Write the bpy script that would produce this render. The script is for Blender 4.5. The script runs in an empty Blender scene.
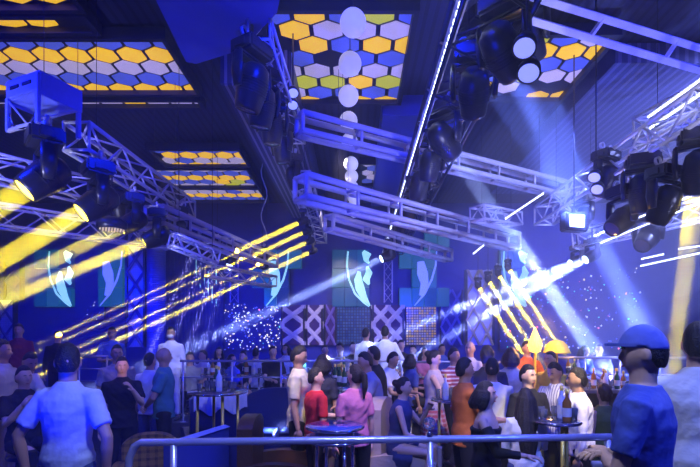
import bpy, bmesh, math, random
from mathutils import Vector, Matrix
V = Vector
PI = math.pi
SC = bpy.context.scene
COL = SC.collection
F, CX, HY, EYE = 467.0, 355.0, 335.0, 1.9
rnd = random.Random(7)


def P(px, py, d):
    """a point of the place at distance d in front of the camera's standpoint"""
    return V(((px - CX) * d / F, d, EYE + (HY - py) * d / F))


# ------------------------------------------------------------------ materials
MC = {}


def mat(name, col, rough=.55, metal=0.0, emit=None, es=0.0, bump=0.0, bscale=40, var=.12, vscale=6, coat=0, trans=0, pattern=None, col2=None, pscale=30):
    if name in MC:
        return MC[name]
    m = bpy.data.materials.new(name)
    m.use_nodes = True
    nt = m.node_tree
    b = nt.nodes['Principled BSDF']
    b.inputs['Roughness'].default_value = rough
    b.inputs['Metallic'].default_value = metal
    if coat:
        b.inputs['Coat Weight'].default_value = coat
    if trans:
        b.inputs['Transmission Weight'].default_value = trans
    tc = nt.nodes.new('ShaderNodeTexCoord')
    nz = nt.nodes.new('ShaderNodeTexNoise')
    nz.inputs['Scale'].default_value = vscale
    nz.inputs['Detail'].default_value = 4
    nt.links.new(tc.outputs['Object'], nz.inputs['Vector'])
    mx = nt.nodes.new('ShaderNodeMix')
    mx.data_type = 'RGBA'
    mx.inputs[6].default_value = (*[c * (1 - var) for c in col], 1)
    mx.inputs[7].default_value = (*[min(1, c * (1 + var)) for c in col], 1)
    nt.links.new(nz.outputs['Fac'], mx.inputs[0])
    out = mx.outputs[2]
    if pattern:
        sp = nt.nodes.new('ShaderNodeSeparateXYZ')
        nt.links.new(tc.outputs['Object'], sp.inputs[0])

        def band(axis, sc):
            a = nt.nodes.new('ShaderNodeMath'); a.operation = 'MULTIPLY'; a.inputs[1].default_value = sc
            nt.links.new(sp.outputs[axis], a.inputs[0])
            f = nt.nodes.new('ShaderNodeMath'); f.operation = 'FRACT'
            nt.links.new(a.outputs[0], f.inputs[0])
            g = nt.nodes.new('ShaderNodeMath'); g.operation = 'GREATER_THAN'; g.inputs[1].default_value = .62
            nt.links.new(f.outputs[0], g.inputs[0])
            return g.outputs[0]
        if pattern == 'stripes':
            fac = band(2, pscale)
        elif pattern == 'vstripes':
            fac = band(0, pscale)
        elif pattern == 'slats':
            fac = band(0, pscale)
        else:
            q = nt.nodes.new('ShaderNodeMath'); q.operation = 'MULTIPLY_ADD'; q.inputs[1].default_value = .5
            nt.links.new(band(0, pscale), q.inputs[0])
            h = nt.nodes.new('ShaderNodeMath'); h.operation = 'MULTIPLY'; h.inputs[1].default_value = .5
            nt.links.new(band(2, pscale), h.inputs[0])
            nt.links.new(h.outputs[0], q.inputs[2])
            fac = q.outputs[0]
        m2 = nt.nodes.new('ShaderNodeMix'); m2.data_type = 'RGBA'
        nt.links.new(fac, m2.inputs[0]); nt.links.new(out, m2.inputs[6])
        m2.inputs[7].default_value = (*col2, 1)
        out = m2.outputs[2]
    nt.links.new(out, b.inputs['Base Color'])
    if emit is not None:
        b.inputs['Emission Color'].default_value = (*emit, 1)
        b.inputs['Emission Strength'].default_value = es
    if bump:
        n2 = nt.nodes.new('ShaderNodeTexNoise'); n2.inputs['Scale'].default_value = bscale
        nt.links.new(tc.outputs['Object'], n2.inputs['Vector'])
        bp = nt.nodes.new('ShaderNodeBump'); bp.inputs['Strength'].default_value = bump; bp.inputs['Distance'].default_value = .02
        nt.links.new(n2.outputs['Fac'], bp.inputs['Height'])
        nt.links.new(bp.outputs[0], b.inputs['Normal'])
    MC[name] = m
    return m


def cloth(name, col, **k):
    k.setdefault('bump', .5); k.setdefault('bscale', 14)
    return mat('cloth ' + name, col, rough=.85, **k)


SILVER = mat('silver truss metal', (.66, .66, .70), rough=.38, metal=.35, bump=.05)
WHITEM = mat('white painted metal', (.75, .74, .78), rough=.4, metal=.2)
GREYB = mat('grey painted steel', (.5, .48, .55), rough=.45, metal=.1)
BLACKM = mat('black fixture plastic', (.025, .025, .03), rough=.35, metal=.1, bump=.1)
DARKM = mat('dark grey fixture metal', (.07, .07, .08), rough=.3, metal=.6)
CHROME = mat('polished chrome', (.8, .8, .84), rough=.12, metal=1)
GLASS = mat('clear glass', (.9, .95, 1), rough=.03, trans=.9, var=0)
BLUEBOX = mat('blue painted sheet metal', (.20, .26, .75), rough=.35, metal=.2)
CABLE = mat('black cable', (.02, .02, .02), rough=.7)
LENSY = mat('yellow lit lens', (.8, .7, .1), emit=(1, .72, .05), es=9)
LENSB = mat('blue white lit lens', (.6, .7, 1), emit=(.45, .6, 1), es=9)
LENSW = mat('dim white lens', (.7, .7, .9), emit=(.40, .46, 1), es=.8)
LENSD = mat('unlit lens glass', (.05, .06, .12), rough=.08, coat=1)
LEDW = mat('white led strip', (.8, .8, 1), emit=(.55, .65, 1), es=5)
FROST = mat('frosted white globe', (.75, .75, .8), rough=.4, emit=(.62, .6, 1), es=.5, var=.03)


# ------------------------------------------------------------------ mesh builder
class MB:
    def __init__(s):
        s.v = []; s.f = []; s.mi = []; s.sm = []

    def add(s, vs, fs, mi=0, smooth=True):
        b = len(s.v)
        s.v += [tuple(v) for v in vs]
        for f in fs:
            s.f.append([i + b for i in f]); s.mi.append(mi); s.sm.append(smooth)
        return s

    def box(s, lo, hi, M=None, mi=0, bev=0.0):
        lo, hi = V(lo), V(hi)
        if bev > 0:
            bm = bmesh.new()
            bmesh.ops.create_cube(bm, size=1)
            for v in bm.verts:
                v.co = V([(lo[i] + hi[i]) / 2 + v.co[i] * (hi[i] - lo[i]) for i in range(3)])
            bmesh.ops.bevel(bm, geom=bm.edges[:], offset=bev, segments=2, affect='EDGES')
            bm.verts.index_update()
            vs = [v.co.copy() for v in bm.verts]; fs = [[v.index for v in f.verts] for f in bm.faces]
            bm.free()
        else:
            vs = [V((x, y, z)) for x in (lo.x, hi.x) for y in (lo.y, hi.y) for z in (lo.z, hi.z)]
            fs = [(0, 1, 3, 2), (4, 6, 7, 5), (0, 4, 5, 1), (2, 3, 7, 6), (0, 2, 6, 4), (1, 5, 7, 3)]
        if M:
            vs = [M @ v for v in vs]
        return s.add(vs, fs, mi, False)

    def loft(s, pts, rad, seg=12, side=None, caps=True, mi=0, smooth=True):
        """rings (rx along side, ry across) about the points; ends capped round"""
        pts = [V(p) for p in pts]
        n = len(pts)
        rings = []
        vs = []
        sd = V(side) if side is not None else None
        prev = None
        for i, p in enumerate(pts):
            t = (pts[min(i + 1, n - 1)] - pts[max(i - 1, 0)]).normalized()
            if sd is None:
                if prev is None:
                    prev = V((0, 0, 1)) if abs(t.z) < .9 else V((1, 0, 0))
                a = (prev - t * prev.dot(t)).normalized()
                prev = a
            else:
                a = (sd - t * sd.dot(t)).normalized()
            b = t.cross(a)
            r = rad[i] if isinstance(rad, (list, tuple)) else rad
            rx, ry = r if isinstance(r, (list, tuple)) else (r, r)
            ring = []
            for k in range(seg):
                th = 2 * PI * k / seg
                ring.append(len(vs)); vs.append(p + a * (rx * math.cos(th)) + b * (ry * math.sin(th)))
            rings.append(ring)
        fs = []
        for i in range(n - 1):
            for k in range(seg):
                k2 = (k + 1) % seg
                fs.append((rings[i][k], rings[i][k2], rings[i + 1][k2], rings[i + 1][k]))
        if caps:
            for ring, i, sg in ((rings[0], 0, -1), (rings[-1], n - 1, 1)):
                t = (pts[min(i + 1, n - 1)] - pts[max(i - 1, 0)]).normalized()
                r = rad[i] if isinstance(rad, (list, tuple)) else rad
                r = min(r) if isinstance(r, (list, tuple)) else r
                c = len(vs); vs.append(pts[i] + t * sg * (r * .45 if caps == 'round' else 0))
                for k in range(seg):
                    k2 = (k + 1) % seg
                    fs.append((ring[k2], ring[k], c) if sg < 0 else (ring[k], ring[k2], c))
        return s.add(vs, fs, mi, smooth)

    def tube(s, a, b, r, seg=8, mi=0, r2=None):
        return s.loft([a, b], [r, r if r2 is None else r2], seg, mi=mi, smooth=True)

    def ell(s, c, r, seg=14, ring=10, M=None, mi=0, fn=None):
        c = V(c); r = V(r) if not isinstance(r, (int, float)) else V((r, r, r))
        vs = []
        for i in range(ring + 1):
            ph = PI * i / ring
            for k in range(seg):
                th = 2 * PI * k / seg
                d = V((math.sin(ph) * math.cos(th), math.sin(ph) * math.sin(th), math.cos(ph)))
                q = V((d.x * r.x, d.y * r.y, d.z * r.z))
                if fn:
                    q = fn(d, q)
                if M:
                    q = M @ q
                vs.append(c + q)
        fs = []
        for i in range(ring):
            for k in range(seg):
                k2 = (k + 1) % seg
                a, b_, c_, d_ = i * seg + k, i * seg + k2, (i + 1) * seg + k2, (i + 1) * seg + k
                fs.append((a, d_, c_, b_))
        return s.add(vs, fs, mi)

    def lathe(s, prof, c=(0, 0, 0), seg=20, M=None, mi=0):
        """profile of (r, z)"""
        vs = []
        for r, z in prof:
            for k in range(seg):
                th = 2 * PI * k / seg
                q = V((r * math.cos(th), r * math.sin(th), z))
                if M:
                    q = M @ q
                vs.append(V(c) + q)
        fs = [(i * seg + k, i * seg + (k + 1) % seg, (i + 1) * seg + (k + 1) % seg, (i + 1) * seg + k) for i in range(len(prof) - 1) for k in range(seg)]
        return s.add(vs, fs, mi)

    def prism(s, poly, h, M, mi=0):
        """polygon in local XY extruded along local Z"""
        n = len(poly)
        vs = [M @ V((x, y, 0)) for x, y in poly] + [M @ V((x, y, h)) for x, y in poly]
        fs = [list(range(n))[::-1], list(range(n, 2 * n))] + [(i, (i + 1) % n, n + (i + 1) % n, n + i) for i in range(n)]
        return s.add(vs, fs, mi, False)

    def mesh(s, name, mats):
        me = bpy.data.meshes.new(name)
        me.from_pydata(s.v, [], s.f)
        for m in mats:
            me.materials.append(m)
        if len(mats) > 1:
            me.polygons.foreach_set('material_index', s.mi)
        me.polygons.foreach_set('use_smooth', s.sm)
        me.validate()
        bm = bmesh.new(); bm.from_mesh(me)
        bmesh.ops.remove_doubles(bm, verts=bm.verts, dist=1e-5)
        bmesh.ops.recalc_face_normals(bm, faces=bm.faces)
        bm.to_mesh(me); bm.free()
        return me

    def build(s, name, m, parent=None, loc=None, remesh=0, smooth=3):
        mats = m if isinstance(m, (list, tuple)) else [m]
        me = s.mesh(name, mats)
        if remesh:
            me = remeshed(me, remesh, smooth, mats)
        o = bpy.data.objects.new(name, me)
        COL.objects.link(o)
        if parent is not None:
            o.parent = parent
        if loc is not None:
            o.location = loc
        return o


def remeshed(me, vox, it, mats):
    o = bpy.data.objects.new('tmp', me)
    COL.objects.link(o)
    r = o.modifiers.new('r', 'REMESH'); r.mode = 'VOXEL'; r.voxel_size = vox; r.use_smooth_shade = True
    if it:
        q = o.modifiers.new('s', 'SMOOTH'); q.factor = .5; q.iterations = it
    dg = bpy.context.evaluated_depsgraph_get()
    me2 = bpy.data.meshes.new_from_object(o.evaluated_get(dg))
    bpy.data.objects.remove(o)
    bpy.data.meshes.remove(me)
    me2.materials.clear()
    for m in mats:
        me2.materials.append(m)
    return me2


def tag(o, label=None, cat=None, group=None, kind=None):
    if label: o['label'] = label
    if cat: o['category'] = cat
    if group: o['group'] = group
    if kind: o['kind'] = kind
    return o


def thing(name, label, cat, loc=(0, 0, 0), rz=0, group=None):
    o = bpy.data.objects.new(name, None)
    COL.objects.link(o)
    o.location = loc; o.rotation_euler = (0, 0, rz)
    o.empty_display_size = .1
    return tag(o, label, cat, group)


def place(name, me, parent, loc=(0, 0, 0), rot=None):
    o = bpy.data.objects.new(name, me)
    COL.objects.link(o)
    o.parent = parent
    o.location = loc
    if rot is not None:
        o.rotation_euler = rot
    return o


def look(a, b):
    return (V(b) - V(a)).to_track_quat('-Z', 'Y').to_euler()


# ------------------------------------------------------------------ people (first, while the scene is small)
SKIN = {}


def skin(t):
    cols = {'light': (.62, .40, .28), 'mid': (.48, .28, .18), 'tan': (.38, .21, .13)}
    return mat('skin ' + t, cols[t], rough=.5, bump=.05, bscale=60, var=.06)


HAIRB = mat('black hair', (.010, .008, .010), rough=.6, bump=.6, bscale=90)
HAIRW = mat('grey hair', (.4, .38, .38), rough=.5, bump=.6, bscale=90)
HAIRR = mat('brown hair', (.06, .025, .012), rough=.4, bump=.6, bscale=90)
EYEM = mat('eye', (.02, .015, .012), rough=.15)
LIPM = mat('lips', (.42, .10, .09), rough=.4)
SHOE = mat('black shoe leather', (.02, .02, .02), rough=.3)


STOOLM = mat('navy stool leather', (.02, .03, .12), rough=.35)
STOOLC = mat('stool chrome', (.7, .7, .75), rough=.2, metal=1)


def head_fn(fem=False):
    def fn(d, q):
        x, y, z = d
        q = q.copy()
        front = max(0, -y)
        # jaw narrows downwards, chin forward
        if z < 0:
            q.x *= 1 - .30 * (-z) ** 1.4
            q.y *= 1 - .18 * (-z)
            q.y -= .018 * (-z) * (1 if y < .3 else .4)
        # flat face, eye sockets, brow, cheeks
        q.y += .010 * front ** 4 * (1 if abs(x) < .5 else .3)
        q.y += .012 * math.exp(-((abs(x) - .36) / .16) ** 2 - ((z - .06) / .10) ** 2) * (1 if y < 0 else 0)
        q.y -= .006 * math.exp(-(x / .5) ** 2 - ((z - .22) / .08) ** 2) * (1 if y < 0 else 0)
        # nose
        if y < 0:
            q.y -= .030 * math.exp(-(x / .13) ** 2 - ((z + .20) / .13) ** 2) + .012 * math.exp(-(x / .09) ** 2 - ((z + .02) / .14) ** 2)
            q.y -= .007 * math.exp(-(x / .25) ** 2 - ((z + .50) / .07) ** 2)
            q.y += .006 * math.exp(-(x / .3) ** 2 - ((z + .62) / .05) ** 2)
        # occiput
        if y > 0:
            q.y += .012 * math.exp(-((z - .15) / .4) ** 2) * y
        return q
    return fn


def hand(mb, w, d, palm, sgn, curl, s):
    """five fingers from the wrist w along d; palm normal"""
    d = d.normalized(); palm = (palm - d * palm.dot(d)).normalized(); sd = d.cross(palm) * sgn
    mb.loft([w, w + d * .035 * s, w + d * .085 * s], [(.024 * s, .018 * s), (.040 * s, .016 * s), (.040 * s, .013 * s)], 10, side=sd, caps='round')
    for i, (L, o) in enumerate(((.072, .028), (.082, .010), (.076, -.010), (.060, -.028))):
        base = w + d * .08 * s + sd * o * s
        pts = [base]; a = curl * .35; dd = d
        for j in range(3):
            dd = (d * math.cos(a) + palm * math.sin(a) + sd * (o * 1.5)).normalized()
            pts.append(pts[-1] + dd * L * s * (.42, .32, .26)[j]); a += curl * .5
        mb.loft(pts, [.0095 * s, .009 * s, .008 * s, .006 * s], 7, caps='round')
    b = w + d * .02 * s + sd * .03 * s
    t1 = (sd * .8 + d * .7 + palm * .25).normalized(); t2 = (sd * .3 + d + palm * .4).normalized()
    mb.loft([b, b + t1 * .035 * s, b + t1 * .035 * s + t2 * .04 * s], [.013 * s, .011 * s, .008 * s], 7, caps='round')


ARM = {  # (upper arm, forearm) for x>0; -y is forward
    'down': (V((.18, .03, -1)), V((.08, -.22, -1))),
    'fold': (V((.15, -.25, -1)), V((-1.0, -.45, .12))),
    'fwd': (V((.12, -.55, -1)), V((-.25, -1, -.05))),
    'drink': (V((.25, -.6, -.75)), V((-.45, -.5, .9))),
    'hip': (V((.55, .22, -1)), V((-.12, -.15, -1))),
    'back': (V((.15, .45, -1)), V((-.75, .35, -.45))),
    'reach': (V((.1, -.9, -.55)), V((0, -1, -.25))),
    'phone': (V((.1, -.45, -.9)), V((-.4, -.9, .35))),
    'lap': (V((.15, -.35, -1)), V((-.3, -1, -.45))),
    'up': (V((.3, -.7, -.2)), V((-.3, -.6, .7))),
}
NP = [0]


def person(label, px, ytop, d, rz, floor=-.1, top=('white', (.7, .7, .72), 'short'), bottom=('black trousers', (.007, .007, .009), 'trousers'), sk='mid', hair='short', hm=None,
           arms=('down', 'down'), lean=(0, 0), sit=False, fem=False, turn=0, nod=0, prop=None, stool=None, group='guests and waiters in the club'):
    NP[0] += 1
    vox = .009 if d < 4.6 else (.013 if d < 7.2 else .02)
    topz = EYE + (HY - ytop) * d / F
    u = V((lean[0], -lean[1], 1)).normalized()
    if sit:
        s = .95 if fem else 1.0
        pz = topz - floor - (.70 * u.z + .125) * s
    else:
        s = (topz - floor) / (.92 + .70 * u.z + .125)
        pz = .92 * s
    wf = .86 if fem else 1.0
    if s < .9: wf *= 1.08
    R = Matrix.Rotation(math.radians(rz), 3, 'Z')
    hp = R @ V((u.x * .70 * s, u.y * .70 * s, 0))
    loc = V(((px - CX) * d / F - hp.x, d - hp.y, floor))
    t = thing('person', label, 'person', loc, math.radians(rz), group)
    side = V((1, 0, 0))
    p0 = V((0, 0, pz))

    def T(k):
        return p0 + u * (k * s)
    hw = .165 * wf * (1.10 if fem else 1)
    secs = [(-.02, hw * .95, .115), (.06, hw, .12), (.17, .138 * wf, .098), (.28, .15 * wf, .108 if not fem else .112), (.38, .172 * wf, .120 if not fem else .13), (.455, .172 * wf, .105), (.50, .135 * wf, .085), (.53, .085, .072), (.555, .066, .062)]
    body = MB()
    fem_k = 1
    body.loft([T(k) for k, _, _ in secs], [(a * s * .96, b * s * .96) for _, a, b in secs], 20, side=side, caps='round')
    hc = T(.70)
    if sit and stool:
        hh = pz - .125 * s
        q = thing('bar_stool', 'dark round stool under the ' + stool, 'stool', loc, 0, 'stools under seated guests')
        MB().lathe([(0, hh - .06), (.16, hh - .06), (.17, hh - .03), (.16, hh - .005), (0, hh)], seg=18).build('seat', STOOLM, q)
        MB().lathe([(.15, 0), (.15, .012), (.025, .03), (.025, hh - .06)], seg=14).build('pedestal', STOOLC, q)
    body.loft([T(.50), T(.56), T(.64)], [(.066 * s, .064 * s), (.056 * s, .058 * s), (.054 * s, .060 * s)], 14, side=side)
    HM = Matrix.Rotation(math.radians(turn), 3, 'Z') @ Matrix.Rotation(math.radians(nod), 3, 'X')
    hs = s if s > .9 else .93 * s + .06
    hr = V((.073, .094, .116)) * hs
    body.ell(hc, hr, 36, 28, M=HM, fn=head_fn(fem))
    for sx in (-1, 1):
        body.ell(hc + HM @ V((sx * .074 * hs, .008 * hs, -.004 * hs)), V((.010, .020, .032)) * hs, 10, 8, M=HM)
    # arms
    topm = MB()
    wr = []
    for sx, an in ((1, arms[0]), (-1, arms[1])):
        ua, fa = ARM[an]
        ua = V((ua.x * sx, ua.y, ua.z)).normalized(); fa = V((fa.x * sx, fa.y, fa.z)).normalized()
        sh = T(.465) + side * (sx * .172 * wf * s)
        el = sh + ua * .30 * s; w = el + fa * .25 * s
        k = s * (.88 if fem else 1)
        body.loft([sh - side * sx * .04, sh, sh.lerp(el, .4), el, el.lerp(w, .3), w], [.05 * k, .052 * k, .045 * k, .037 * k, .039 * k, .025 * k], 12, caps='round')
        wr.append((w, fa, sx, an))
        nm, cc, sl = top[:3]
        if sl in ('short', 'long'):
            if sl == 'short':
                e2 = sh.lerp(el, .72)
                topm.loft([sh - side * sx * .06, sh + V((0, 0, .006)), sh.lerp(el, .35), e2], [.062 * k, .064 * k, .062 * k, .060 * k], 14)
            else:
                topm.loft([sh - side * sx * .06, sh + V((0, 0, .004)), sh.lerp(el, .4), el, el.lerp(w, .35), el.lerp(w, .9)], [.06 * k, .062 * k, .056 * k, .05 * k, .047 * k, .036 * k], 14)
    # legs
    botm = MB(); kind = bottom[2]
    for sx in (-1, 1):
        hip = p0 + V((sx * .088 * s * (1.05 if fem else 1), 0, -.02 * s))
        if sit:
            kn = hip + V((sx * .05, -.42 * s, -.01)); an = V((kn.x, kn.y + .03, .07))
        else:
            kn = V((hip.x * 1.08 + sx * .01, hip.y - .015, pz * .53)); an = V((hip.x * 1.15 + sx * .02, .02, .075))
        body.loft([hip, hip.lerp(kn, .45), kn, kn.lerp(an, .3), an], [.085 * s, .072 * s, .052 * s, .054 * s, .034 * s], 12, caps='round')
        body.loft([an + V((0, .03, -.03)), an + V((0, -.06, -.045)), an + V((0, -.16, -.055))], [(.035, .03), (.04, .026), (.035, .018)], 10, side=side, caps='round')
        if kind == 'trousers':
            a2 = an + V((0, 0, .01))
            botm.loft([hip + V((0, 0, .05)), hip, hip.lerp(kn, .45), kn, a2], [.09 * s, .102 * s, .088 * s, .070 * s, .058 * s], 14)
        sh_ = MB()
        sh_.loft([an + V((0, .05, -.045)), an + V((0, .0, -.035)), an + V((0, -.07, -.045)), an + V((0, -.15, -.052)), an + V((0, -.2, -.058))], [(.034, .024), (.042, .034), (.046, .028), (.046, .021), (.026, .014)], 12, side=side, caps='round')
        sh_.build('shoe', SHOE, t)
    if kind == 'trousers':
        botm.loft([T(-.06), T(.0), T(.09)], [(hw * .93 * s, .115 * s), (hw * 1.02 * s, .125 * s), (hw * .98 * s, .118 * s)], 20, side=side)
        botm.build('trousers', cloth(bottom[0], bottom[1]), t, remesh=vox * 1.3)
    elif kind == 'skirt':
        zz = pz * (.55 if not sit else .8)
        pts = [T(.10), T(.03), V((0, 0, pz * .85)), V((0, -.02 if not sit else -.2, zz))]
        rr = [(hw * .92 * s, .11 * s), (hw * 1.08 * s, .14 * s), (hw * 1.2 * s, .17 * s), (hw * 1.38 * s, .21 * s)]
        vs_ = MB(); vs_.loft(pts, rr, 28, side=side)
        # folds round the hem
        for i, v in enumerate(vs_.v):
            ring = i // 28
            if ring >= 2 and ring < 4:
                th = (i % 28) * PI * 2 / 28
                vs_.v[i] = (v[0] * (1 + .05 * math.sin(th * 7)), v[1] * (1 + .05 * math.sin(th * 7)), v[2])
        kw = bottom[3] if len(bottom) > 3 else {}
        vs_.build('skirt', cloth(bottom[0], bottom[1], **kw), t)
    # top garment
    g = .014
    ts = secs if kind != 'trousers' else [(-.07, hw * 1.02, .125)] + secs
    rows = [(k, a + g, b + g) for k, a, b in ts]
    if top[2] == 'bare':       # off the shoulder
        rows = rows[:-4] + [(.395, .182 * wf, .128)]
    if top[2] == 'bare':
        for sx in (-1, 1):
            ua, fa = ARM[arms[0 if sx > 0 else 1]]
            ua = V((ua.x * sx, ua.y, ua.z)).normalized(); fa = V((fa.x * sx, fa.y, fa.z)).normalized()
            sh = T(.465) + side * (sx * .172 * wf * s); el = sh + ua * .30 * s; w = el + fa * .25 * s
            topm.loft([sh.lerp(el, .22), sh.lerp(el, .6), el, el.lerp(w, .8)], [.06 * s, .056 * s, .05 * s, .036 * s], 14)
    topm.loft([T(k) for k, _, _ in rows], [(a * s, b * s) for _, a, b in rows], 24, side=side)
    if top[2] in ('short', 'long') and not top[0].startswith('tee'):
        cz = T(.572)
        topm.loft([T(.53), cz], [(.080 * s, .080 * s), (.068 * s, .070 * s)], 16, side=side)
    tm = cloth(top[0], top[1], **(top[3] if len(top) > 3 else {}))
    to = topm.build('blouse' if fem else 'shirt', tm, t, remesh=vox)
    rr_ = random.Random(NP[0])
    ox = rr_.random() * 10
    from mathutils import noise
    for v in to.data.vertices:
        c = v.co
        v.co = c + v.normal * (noise.noise(V((c.x * 9 + ox, c.y * 9, c.z * 16 + (c.x) * 14))) * .009 + .002)
    # body mesh, hands welded on
    me = body.mesh('body', [skin(sk)])
    me = remeshed(me, min(vox, .011) if d < 8 else .016, 1, [skin(sk)])
    hb = MB()
    for w, fa, sx, an in wr:
        pn = V((0, 0, -1)) if an in ('fwd', 'reach', 'lap', 'fold') else V((-sx, -.2, 0))
        hand(hb, w - fa * .008, fa, pn, sx, .9 if an in ('drink', 'phone', 'up', 'fwd') else .5, s)
    bm = bmesh.new(); bm.from_mesh(me)
    hm2 = hb.mesh('h', [skin(sk)]); bm.from_mesh(hm2); bm.to_mesh(me); bm.free()
    bpy.data.meshes.remove(hm2)
    for p in me.polygons: p.use_smooth = True
    place('body', me, t)
    # face details
    if d < 8.8 and abs(((rz + turn + 180) % 360) - 180) < 125:
        def fp(x, z, pr=0.0):
            dd = V((x, 0, z)); yy = -math.sqrt(max(0, 1 - x * x - z * z)); dd.y = yy
            q = head_fn()(dd, V((dd.x * hr.x, dd.y * hr.y, dd.z * hr.z)))
            q.y -= pr
            return hc + HM @ q
        for sx in (-1, 1):
            MB().ell(fp(sx * .37, .05, -.001), V((.013, .005, .006)) * hs, 10, 6, M=HM).build('eye', EYEM, t)
            MB().loft([fp(sx * .20, .20, .001), fp(sx * .38, .25, .001), fp(sx * .56, .20, .001)], [.003 * hs, .0045 * hs, .002 * hs], 6).build('eyebrow', HAIRB, t)
        l = MB()
        l.loft([fp(-.24, -.52, .0), fp(0, -.53, .002), fp(.24, -.52, .0)], [(.002 * hs, .004 * hs), (.005 * hs, .009 * hs), (.002 * hs, .004 * hs)], 8)
        l.build('lips', LIPM, t)
    # hair
    hm = hm or HAIRB
    if hair != 'bald':
        hb = MB()
        sd = random.Random(NP[0] * 3)
        ph = sd.random() * 6
        lng = hair in ('long', 'bob', 'bun', 'ponytail', 'curly', 'verylong')

        def hf(dv, q):
            x, y, z = dv
            lim = .60 if y < -.45 else (.60 - (y + .45) * (1.25 if not lng else 2.4))   # hairline falls towards the back
            lim = max(lim, -.62 if not lng else -.8)
            k = 1.0 if z > lim else 0.0
            th = math.atan2(y, x)
            pf = 1.075 + .02 * math.sin(th * 9 + ph + z * 5) + .015 * math.sin(th * 17 + z * 11)
            if hair == 'curly': pf += .06 + .05 * math.sin(th * 6 + z * 9)
            if hair == 'short' and z > .5: pf += .05 * (z - .5) * 2
            q2 = q * pf
            if k == 0:
                q2 = q * .84
            return q2
        hb.ell(hc + HM @ V((0, .004, .006)) * hs, hr, 40, 30, M=HM, fn=hf)
        if hair in ('long', 'verylong', 'bob'):
            L = {'long': .36, 'verylong': .62, 'bob': .17}[hair] * s
            dn = V((0, .02, -1))
            for j in range(9 if hair != 'bob' else 11):
                a = (j / (8 if hair != 'bob' else 10) - .5) * PI * (1.15 if hair != 'bob' else 1.25)
                st = HM @ V((math.sin(a) * .068, math.cos(a) * .082, .03)) * hs
                c = hc + st
                e1 = c + V((st.x * .35, st.y * .25 + .012, -L * .35)); e2 = c + V((st.x * .35, .03 + st.y * .35 + u.y * -.0, -L * .7)) - V((u.x, u.y, 0)) * L * .5
                e3 = c + V((st.x * .1, .035 + st.y * .3, -L)) - V((u.x, u.y, 0)) * L * .8
                hb.loft([c, e1, e2, e3], [.03 * s, .034 * s, .032 * s, .010 * s], 9, caps='round')
        if hair == 'ponytail':
            c = hc + HM @ V((0, .105, .03)) * hs
            hb.loft([c, c + V((0, .05, -.02)), c + V((0, .06, -.14)), c + V((0, .04, -.27))], [.028, .033, .034, .01], 10, caps='round')
        if hair == 'bun':
            hb.ell(hc + HM @ V((0, .105, .05)) * hs, .045 * hs, 14, 10)
        hb.build('hair', hm, t, remesh=.008 if d < 5 else .012, smooth=2)
    if prop == 'cap':
        c = MB()

        def cf(dv, q):
            return q * 1.15 if dv.z > .14 - .12 * dv.y else q * .85
        c.ell(hc + HM @ V((0, .0, .006)) * hs, hr, 32, 24, M=HM, fn=cf)
        o = c.build('cap', cloth('cap', (.10, .14, .5)), t, remesh=.008, smooth=2)
        b = MB(); ps = []
        for k in range(9):
            a = (k / 8 - .5) * PI * .8
            ps.append((math.sin(a) * .078 * hs, -math.cos(a) * .10 * hs))
        outr = [(x * 1.0, y - .06 * hs * math.cos((i / 8 - .5) * PI * .95)) for i, (x, y) in enumerate(ps)]
        poly = ps + outr[::-1]
        b.prism(poly, .016, Matrix.Translation(hc + HM @ V((0, 0, .034 * hs))) @ HM.to_4x4())
        b.build('cap_visor', cloth('cap', (.10, .14, .5)), o)
    if prop == 'mask':
        m = MB()
        m.ell(hc + HM @ V((0, -.052, -.048)) * hs, V((.062, .058, .045)) * hs, 16, 12, M=HM)
        m.build('face_mask', cloth('mask', (.75, .75, .78)), t)
    if prop == 'glass':
        w, fa = wr[0][0], wr[0][1]
        g_ = MB(); c = w + fa * .1
        g_.lathe([(.0, -.06), (.03, -.06), (.034, .05), (.030, .05), (.028, -.04), (0, -.04)], c, 14)
        o = g_.build('drinking_glass', GLASS)
        o.location = loc; o.rotation_euler = (0, 0, math.radians(rz))
        tag(o, 'clear tumbler held in the hand of the ' + label.split(' with ')[0], 'glass')
    return t


W = ('white shirt', (.72, .72, .74), 'short')
WL = ('white long shirt', (.74, .74, .76), 'long')
BK = ('black shirt', (.006, .006, .008), 'short')
BKL = ('black long shirt', (.006, .006, .008), 'long')
BKT = ('black trousers', (.007, .007, .009), 'trousers')
JN = ('blue jeans', (.05, .08, .22), 'trousers')
WT = ('white trousers', (.7, .7, .74), 'trousers')
TIER = .36

# foreground
person('man seen from behind in pale shirt and blue jeans, near left', 68, 344, 3.35, 176, 0.0, ('pale shirt', (.50, .56, .74), 'short'), JN, 'mid', 'short', arms=('hip', 'hip'), turn=28)
person('tall man in cap and plain dark blue tee seen from behind, right foreground', 643, 327, 2.45, -128, 0.0, ('tee blue', (.06, .10, .42), 'short'), JN, 'light', 'short', arms=('fold', 'fold'), prop='cap', turn=12)
person('man at the right edge with white and blue shirt and short black hair', 698, 323, 3.0, 150, 0.0, ('white shirt', (.72, .72, .74), 'short'), JN, 'light', 'short', arms=('fwd', 'down'))
person('woman with black bob in black off-shoulder top behind the rail', 486, 381, 4.05, 60, -.1, ('black top', (.006, .006, .008), 'bare'), BKT, 'light', 'bob', arms=('down', 'fwd'), fem=True, turn=0)
person('woman seen from behind with very long black hair over a white blouse', 526, 388, 4.3, 172, -.1, ('white blouse', (.66, .70, .80), 'long'), JN, 'light', 'verylong', arms=('fold', 'fold'), fem=True)
person('man in black shirt facing forward behind the long-haired woman', 528, 365, 4.95, 20, -.1, BK, BKT, 'light', 'short', arms=('fold', 'down'), turn=10)
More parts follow.
